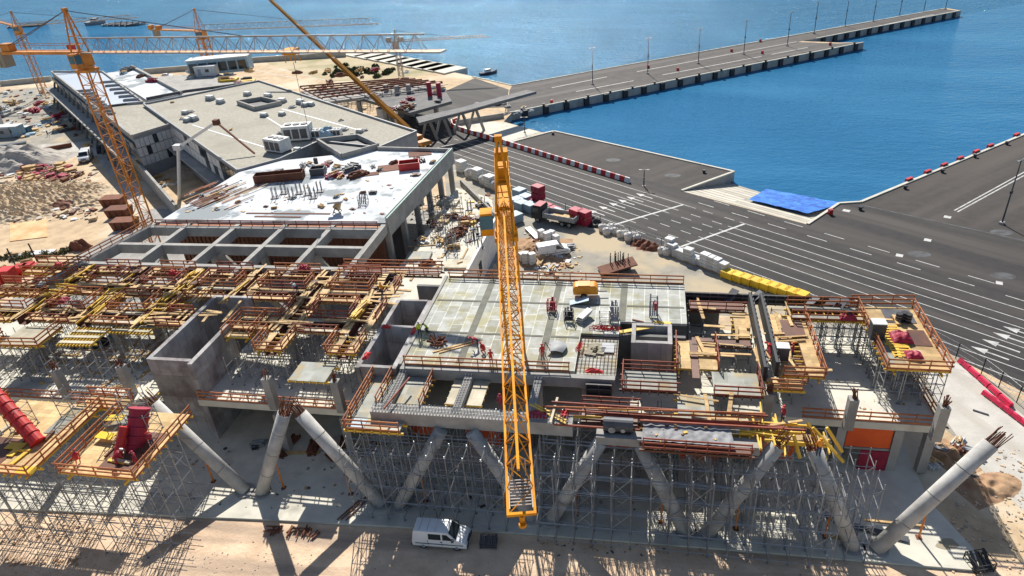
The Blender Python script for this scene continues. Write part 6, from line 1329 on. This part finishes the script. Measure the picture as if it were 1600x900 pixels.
for k, c in enumerate(((293, 190), (303, 188), (329, 156), (345, 161), (419, 152), (441, 160), (441, 180), (413, 182), (470, 162), (477, 166), (486, 165), (562, 207), (290, 178), (387, 149), (465, 236))): gear(c, 10.02, 'small roof hatch on the gravel roof, counted %s from the wing' % (ORD+['thirteenth', 'fourteenth', 'fifteenth'])[k], 'roof hatch', 'roof_hatch', lambda o: (lambda q: (q.box(-.9, .9, -.6, .6, 0, .45), q.build('kerb', 'grey', o), (lambda q2: (q2.box(-.8, .8, -.5, .5, .45, .9), q2.build('dome', 'offwhite', o)))(MB())))(MB()), R(-20)+rnd(-.2, .2), rnd(.7, 1.2))
for a, b2, z in (((300, 195), (420, 232), 0), ((440, 170), (560, 203), 0), ((405, 176), (452, 205), 0)): q = MB(); q.bar(P(*a, 10.02), P(*b2, 10.02), .35, .03); one(q, 'roof_strip', 'white', 'white sealing strip lying across the gravel roof near the units', 'strip', 'white strips on the gravel roof')
for c, a_ in (((340, 128), 10), ((350, 128), 10)): pass
gear((348, 112), 7.65, 'long grey glazed penthouse on the lower roof behind the distant crane', 'penthouse', 'roof_penthouse', lambda o: (lambda q: (q.box(-9, 9, -2.5, 2.5, 0, 4.2), q.build('casing', 'bluegrey', o), (lambda q2: ([q2.box(-8.6+2.9*k, -6.2+2.9*k, -2.56, -2.5, .8, 3.4) for k in range(6)], q2.build('window', 'glass', o)))(MB()), (lambda q3: (q3.box(-9.3, 9.3, -2.8, 2.8, 4.2, 4.5), q3.build('roof', 'offwhite', o)))(MB())))(MB()), R(15))
for k in range(5): gear((352+rnd(0, 44), 126+rnd(-1.5, 6)), 7.7, 'yellow insulation pack on the lower roof by the distant crane, %s of five' % ORD[k], 'pack', 'insulation_pack', lambda o: (lambda q: (q.box(-2.2, 2.2, -1.0, 1.0, 0, .5), q.build('sheets', 'yellow', o)))(MB()), R(10))
# ---- sandy yard
for k, (c, rx, ry, h) in enumerate((((38, 255), 13, 8, 4.2), ((6, 252), 10, 7, 3.4), ((58, 250), 9, 6, 3.0))): rubblepile('gravel_mound', P(*c), rx*.8, ry, h, 'gravel', 'pale conical gravel mound on the sandy yard, %s from the middle one' % ORD[k], 'gravel mound', n=30, sharp=.1)
for c, rx, ry, h, a_ in (((60, 305), 17, 8.5, 1.5, -.3), ((20, 328), 13, 7, 1.3, -.2), ((110, 300), 9, 6, 1.2, 0), ((-20, 310), 14, 8, 1.4, 0), ((130, 315), 7, 4, .8, 0)): rubblepile('rubble', P(*c), rx, ry, h, 'rubble', '', '', a_, 70, 1.5, 'stuff', .8)
def scatter(name, n_, box, z, ms, smin, smax, flat=1, poly=None):
    q = MB(); ms = ms if isinstance(ms, list) else [ms]
    for _ in range(n_):
        px, py = rnd(box[0], box[2]), rnd(box[1], box[3])
        if poly and not poly(px, py): continue
        p = P(px, py, z); s_ = smin+(smax-smin)*random.random()**2; q.k = random.randrange(len(ms)); a = rnd(0, 6.3); k = len(q.v)
        q.obox((p.x, p.y), a, s_*rnd(.5, 1.4), s_*rnd(.4, .9), z, z+s_*rnd(.3, .9)*flat)
        for v_ in q.v[k:]: v_ += Vector((rnd(-.2, .2), rnd(-.2, .2), rnd(-.1, .1)))*s_
    q.k = 0; o = q.build(name, ms); o['kind'] = 'stuff'; return o
scatter('debris', 420, (-10, 262, 150, 345), .02, ['rubble', 'rust', 'stone_mix', 'film_ply', 'offwhite'], .15, .9, .8, lambda x, y: y > 262+abs(x-60)*.1)
scatter('debris', 160, (30, 258, 115, 282), .8, ['film_ply', 'rust', 'timber', 'crimson'], .2, 1.0)
scatter('debris', 260, (820, 355, 910, 438), .02, ['rubble', 'brick_dirt', 'offwhite', 'timber'], .08, .45, .8, lambda x, y: y > 360+(x-820)*.28)
scatter('debris', 260, (0, 862, 520, 900), .0, ['stone_mix', 'sand_front'], .02, .08); scatter('debris', 320, (1480, 700, 1600, 900), .02, ['stone_mix', 'rubble', 'sand_front'], .03, .16, .7, lambda x, y: x > 1500-(y-700)*.1)
scatter('debris', 420, (0, 800, 1600, 900), .0, ['stone_mix', 'sand_front', 'rust'], .02, .07, .7, lambda x, y: y > 800+x*.062+14)
scatter('clods', 150, (-5, 824, 140, 850), .0, ['brick_dirt', 'sand_front', 'sand_front'], .05, .2, .6); scatter('clods', 90, (0, 872, 120, 884), .0, ['brick_dirt', 'sand_front'], .05, .22, .8); scatter('clods', 140, (840, 838, 1100, 868), .0, ['brick_dirt', 'sand_front', 'steel_dark'], .03, .14, .7)
scatter('debris', 300, (200, 690, 1320, 800), .2, ['stone_mix', 'steel_dark', 'timber', 'offwhite'], .05, .2, .6)
scatter('debris', 240, (40, 540, 250, 620), Z1, ['timber', 'stone_mix', 'beam_yellow'], .05, .2, .5); scatter('debris', 60, (1250, 590, 1420, 655), Z1, ['stone_mix', 'timber'], .04, .14, .5)
scatter('debris', 240, (640, 300, 770, 425), 4.5, ['timber', 'rust', 'offwhite', 'steel_dark', 'beam_yellow'], .08, .4, .7, lambda x, y: x < 772-(y-318)*.32)
scatter('debris', 160, (280, 262, 690, 335), 10.0, ['steel_dark', 'rust', 'timber', 'bluegrey'], .06, .3, .5, lambda x, y: x > 270+(335-y)*1.3 and x < 600+(345-y)*.9)
scatter('debris', 220, (1080, 475, 1440, 640), 9.7, ['timber', 'rust', 'rail', 'steel_dark'], .05, .2, .7, lambda x, y: (1215 < x < 1240+(y-490)*.2 and y < 560) or (1370 < x < 1440 and y < 565))
scatter('debris', 130, (0, 140, 80, 215), .02, ['offwhite', 'rust', 'timber', 'bluegrey'], .2, 1.0); scatter('debris', 14, (1010, 658, 1145, 692), 9.72, ['timber', 'rust', 'rail_red', 'beam_yellow'], .05, .2, .6)
rubblepile('rubble', P(1548, 762), 3.0, 1.5, .4, 'brick_dirt', '', '', .5, 40, 1.5, 'stuff', 1.2); rubblepile('rubble', P(845, 395), 4.5, 5, .8, 'brick_dirt', '', '', 0, 40, 1.5, 'stuff', 1.2); rubblepile('rubble', P(1486, 716), 1.6, 2.2, .8, 'brick_dirt', '', '', .5, 30, 1.5, 'stuff', 1.2)
rubblepile('rubble', P(265, 265), 12, 7, .7, 'rubble', '', '', 0, 50, 1.5, 'stuff', .8)
q = MB(); q.add([P(15, 338, .09), P(15.5, 377, .09), P(74, 370, .09), P(72, 338, .09)], [(0, 1, 2, 3)][:1]); q.f[0] = q.f[0]; k = list(q.v); q = MB(); q.prism([(v_.x, v_.y) for v_ in k], .02, .12); one(q, 'ply_sheet', mat('stained_ply', (.72, .52, .28), (.55, .30, .12), .35, .8, vary=0), 'large square orange stained plywood sheet lying on the sandy yard', 'sheet')
for k, c in enumerate(((180, 320), (189, 337), (198, 356))):
    def skip(o):
        q = MB(); q.add([(-1.9, -1.2, 0), (1.9, -1.2, 0), (1.9, 1.2, 0), (-1.9, 1.2, 0), (-2.2, -1.35, 1.7), (2.2, -1.35, 1.7), (2.2, 1.35, 1.7), (-2.2, 1.35, 1.7)], [(3, 2, 1, 0), (4, 5, 6, 7)]+[(i, (i+1) % 4, (i+1) % 4+4, i+4) for i in range(4)]); q.build('shell', 'rust', o); q = MB()
        for x in (-1.2, 0, 1.2): q.bar((x, -1.32, .1), (x, -1.42, 1.6), .12, .12)
        q.build('rib', 'rust', o)
    gear(c, .02, 'rusty brown steel box at the foot of the tall crane, %s from the white van' % ORD[k], 'steel box', 'steel_box', skip, R(8))
rubblepile('soil_heap', P(100, 322), 3.2, 2.4, 1.1, 'rust', 'small dark brown soil heap on the sandy yard above the plywood sheet', 'soil heap', n=26)
gear((124, 388), .02, 'dark brown hut shaped bundle beside the outer rail of the waffle grid', 'bundle', 'covered_bundle', wrap('rust', 2.0, 1.1, 1.7)); gear((66, 396), .02, 'flat white panel lying near the yard posts', 'panel', 'white_panel', lambda o: (lambda q: (q.box(-2.2, 2.2, -.8, .8, 0, .3), q.build('board', 'white', o)))(MB()), .2)
for k, (c, h, s_) in enumerate((((20, 445), 2.9, .95), ((4, 448), 2.2, .8), ((35, 427), 1.4, .9), ((49, 423), 1.4, .7), ((67, 430), 2.0, .8))): gear(c, .02, 'red steel box by the sandy edge of the grid, %s from the picture edge' % ORD[k], 'steel box', 'red_box', (lambda h_, s__: lambda o: (lambda q: (q.box(-s__, s__, -s__, s__, 0, h_), q.build('shell', 'red', o), (lambda q2: (q2.box(-s__*1.04, s__*1.04, -s__*1.04, s__*1.04, h_-.12, h_+.02), q2.build('lid', 'red', o)))(MB())))(MB()))(h, s_), .2)
for k, (b2, t_) in enumerate((((27, 420), (18, 397)), ((60, 412), (51, 390)))):
    q = MB(); p = P(*b2); q.tube((p.x, p.y, 0), (p.x-.6, p.y+.4, 3.6), .12, 6); one(q, 'leaning_post', 'black', 'thin black leaning post on the sandy yard, %s from the picture edge' % ORD[k], 'post')
for k in range(40): c = (rnd(-5, 110), rnd(395, 412)); 
def tuft(): o = local('scrub_tuft', 'dry green scrub growing along the sandy yard edge', 'scrub', 'scrub tufts on the sandy yard'); q = MB(); clump(q, (0, 0, 0), .9, 120, .22); q.build('foliage', mat('scrub', (.16, .16, .07), (.10, .10, .045), 1, .9, vary=.2), o); return o
tf = Kind(tuft)
for k in range(34): c = (rnd(-6, 108), 410-rnd(0, 14)*.6+0); tf(P(c[0], c[1]-c[0]*.1), rnd(0, 6), scale=rnd(.5, 1.1))
# cabins and store on the storage ground
def cabin(ms):
    def f(o):
        q = MB(); q.box(-3.2, 3.2, -1.3, 1.3, .1, 2.8); q.build('shell', ms, o); q = MB(); q.box(-3.3, 3.3, -1.4, 1.4, 2.8, 2.95); q.build('roof', 'offwhite', o); q = MB(); q.box(-2.2, -1.2, -1.34, -1.3, .2, 2.2); q.build('door', 'grey', o); q = MB(); q.box(.2, 1.4, -1.34, -1.3, 1.2, 2.1); q.build('window', 'glass', o)
    return f
for k, (c, m_, l_) in enumerate((((8, 214), 'grey', 'grey site cabin cut by the picture edge on the storage ground'), ((20, 213), 'bluegrey', 'blue grey site cabin with white roof on the storage ground'), ((38, 208), 'teal', 'dark blue bin beside the blue grey site cabin'), ((-14, 196), 'offwhite', 'white cabin at the edge behind the grey one'), ((325, 118), 'offwhite', 'pale cabin among cars by the distant crane'))): gear(c, .02 if k < 4 else 7.65, l_, 'cabin', 'site_cabin', cabin(m_), R(5), (1, 1.05, .65, 1, 1)[k])
q = MB()
for k in range(4): q.tube(P(-10, 229+k*.5, .3), P(41, 221+k*.5, .3), .3, 8)
one(q, 'pipe_bundle', 'scrubgrey' if 'scrubgrey' in M else 'grey', 'bundle of long greenish pipes lying beside the site cabins', 'pipe bundle')
q = MB(); q.bar(P(-5, 247, .5), P(112, 226, .5), .5, 1.0); one(q, 'timber_wall', 'rust', 'low brown timber wall along the pale site road', 'wall')
# ---- steel frame and decks beyond the roofs
SF = thing('frame_hall', 'half built frame hall by the dunes with red steel, raking columns and crimson posts', 'building', (-70, 180, 0))
fr = [P2(*c, 6.5) for c in ((470, 142), (640, 129), (692, 135), (505, 160))]; q = MB(); q.prism(fr, 5.8, 6.5); q.build('roof_deck', 'concrete', SF)
q = MB()
for k in range(9):
    t = k/8; a = Vector((*fr[0], 7.4)).lerp(Vector((*fr[1], 7.4)), t); b2 = Vector((*fr[3], 7.4)).lerp(Vector((*fr[2], 7.4)), t); q.bar(a, b2, .25, .35)
for k in range(6):
    t = k/5; a = Vector((*fr[0], 7.7)).lerp(Vector((*fr[3], 7.7)), t); b2 = Vector((*fr[1], 7.7)).lerp(Vector((*fr[2], 7.7)), t); q.bar(a, b2, .25, .35)
q.build('steel_grid', 'rust', SF)
fl = [P2(*c, 6.2) for c in ((560, 158), (735, 128), (832, 140), (705, 172), (655, 195))]; q = MB(); q.prism([P2(*c, 6.2) for c in ((650, 183), (720, 168), (822, 140.5), (838, 143), (730, 173), (655, 192))], 5.6, 6.2); q.build('bridge_slab', 'concrete_dark', SF)
q = MB(); q.prism([P2(*c, 6.2) for c in ((560, 152), (690, 132), (706, 158), (640, 176))], 5.5, 6.2); q.build('bridge_slab', 'concrete_dark', SF)
for c in ((560, 158), (600, 165), (566, 180), (620, 185), (640, 150), (605, 150), (622, 152), (680, 160)):
    p = P(*c, 5.3); q = MB(); q.box(p.x-.5, p.x+.5, p.y-.5, p.y+.5, 0, 8.2 if c[1] < 156 else 5.3); q.build('column', 'concrete', SF)
for c in ((672, 150), (687, 151)): p = P(*c, 6.2); q = MB(); q.tube((p.x, p.y, 6.2), (p.x, p.y, 9.6), .6, 14); q.build('red_post', 'crimson', SF)
for k, c in enumerate(((720, 172), (742, 168), (668, 182), (690, 178))):
    p = P(*c, 5.3)
    for s_ in (-1, 1): q = MB(); q.bar((p.x, p.y, 5.55), (p.x+s_*1.9, p.y-.8, 0), .5, .5); q.build('raking_column', 'concrete', SF)
q = MB()
for k in range(9): a = P(570+14*k, 153-2*k, 6.3); q.bar(a, a+Vector((0, 0, 1.2)), .1); 
q.bar(P(560, 156, 7.3), P(700, 132, 7.3), .1); q.bar(P(655, 192, 7.2), P(838, 143, 7.2), .1); q.build('guard_rail', 'steel_dark', SF)
for i in range(7):
    for j in range(2): p = P(520+17*i, 168-2.2*i+9*j, 0); tower(p.x, p.y, 0, 5.2, 'grey scaffold tower inside the frame hall beyond the gravel roof', 'scaffold towers in the frame hall', 2.4)
q = MB(); p = P(602, 196); q.tube((p.x, p.y, 0), (p.x, p.y, 4.5), 1.6, 18); t_ = one(q, 'silo', 'offwhite', 'white cylindrical silo just behind the gravel roof edge', 'silo')
q = MB(); q.prism([P2(*c) for c in ((705, 186), (745, 170), (790, 168), (788, 180), (745, 188))], .03, .06); struct(q, 'sandy_patch', 'sand')
q = MB(); q.bar(P(712, 192, .6), P(787, 180, .6), .4, 1.2); one(q, 'quay_parapet', 'concrete', 'low pale wall curving behind the pale slipway', 'wall')
piles(8, (740, 160, 835, 180), .05, 'on the quay ground near the raking columns', (.6, 1.2), ('grey', 'rust', 'offwhite', 'film_ply'))
# ---- foreground things
def cage(o): rack('steel_dark', 1.4, 1.0, .7, 8, 'steel_dark')(o)
gear((764, 850), .02, 'dark wire basket on the ground next to the parked white van', 'basket', 'wire_basket', cage, .1); gear((1528, 884), .05, 'black wire bin full of offcuts at the end of the slab strip', 'bin', 'offcut_bin', rack('black', 1.5, 1.4, 1.0, 9, 'black'), .3)
for k in range(3):
    def cluster(o):
        q = MB()
        for j in range(8): a = random.choice((0, .1, 1.5, 1.6, 1.0)); x, y = rnd(-.7, .7), rnd(-.35, .35); q.bar((x-.45*math.cos(a), y-.45*math.sin(a), .1+.03*j), (x+.45*math.cos(a), y+.45*math.sin(a), .1+.03*j), .1, .1)
        q.build('piece', 'rust', o)
    gear((430+27*k, 829+3*k), .02, 'cluster of rusty coupler pieces on the sandy ground, %s from the column foot' % ORD[k], 'coupler heap', 'coupler_heap', cluster, .1)
gear((965, 425), .02, 'rust red ramp of sheet piles on the yard behind the deck', 'sheet ramp', 'steel_ramp', lambda o: (lambda q: (q.bar((-2.6, 0, .3), (2.6, .6, 1.3), 2.6, .18), q.build('plate', 'rust', o), (lambda q2: ([q2.bar((x, -1.0+y, 0), (x, -1.0+y, .5+.2*x), .15) for x in (-1.5, 1.5) for y in (0, 2)], q2.build('support', 'steel_dark', o)))(MB())))(MB()), .2)
for k, c in enumerate(((958, 418), (965, 415), (970, 417), (977, 419))): gear(c, .02, 'tall dark starter bars standing behind the rust red ramp, %s' % ORD[k], 'rebar', 'starter_frame', starter, 0, 1.3)
for k, c in enumerate(((1000, 381), (1010, 386), (1020, 388), (926, 346), (932, 352))): rubblepile('scrap_heap', P(*c), 1.5, 1.1, .9, 'rust' if k < 3 else 'black', ('dark rust scrap heap among the white bulk bags, %s' % ORD[k]) if k < 3 else ('black heap of drums beside the tall crimson stack, %s' % ORD[k-3]), 'scrap heap', n=16, sharp=1.6)
for k, c in enumerate(((882, 343), (874, 338))): gear(c, .02, 'pale blue wrapped roll between crimson crates, %s' % ORD[k], 'roll', 'wrapped_roll', lambda o: (lambda q: (q.tube((-1.0, 0, .75), (1.0, 0, .75), .75, 16), q.build('roll', 'bluegrey', o)))(MB()), RA)
q = MB()
for k in range(4): q.bar(P(821+2.3*k, 357-.4*k, .25), P(838+2.3*k, 374-.4*k, .25), .25, .4)
one(q, 'channel_bundle', 'steel', 'bundle of silver channels lying by the pallets next to the van', 'channel bundle')
q = MB(); q.sheet([tuple((P(1480+17*math.cos(a)*(1+.2*math.sin(3*a)), 850+9*math.sin(a), .2)).xy) for a in [i*math.pi/9 for i in range(18)]], .206); o = q.build('slab_stain', mat('stain', (.36, .31, .22), (.31, .27, .19), 1, .9, vary=0), loc=(0, 0, 0)); o['kind'] = 'structure'
# ---- tidy
for o in list(bpy.data.objects):
    if '_inv' in o: del o['_inv']
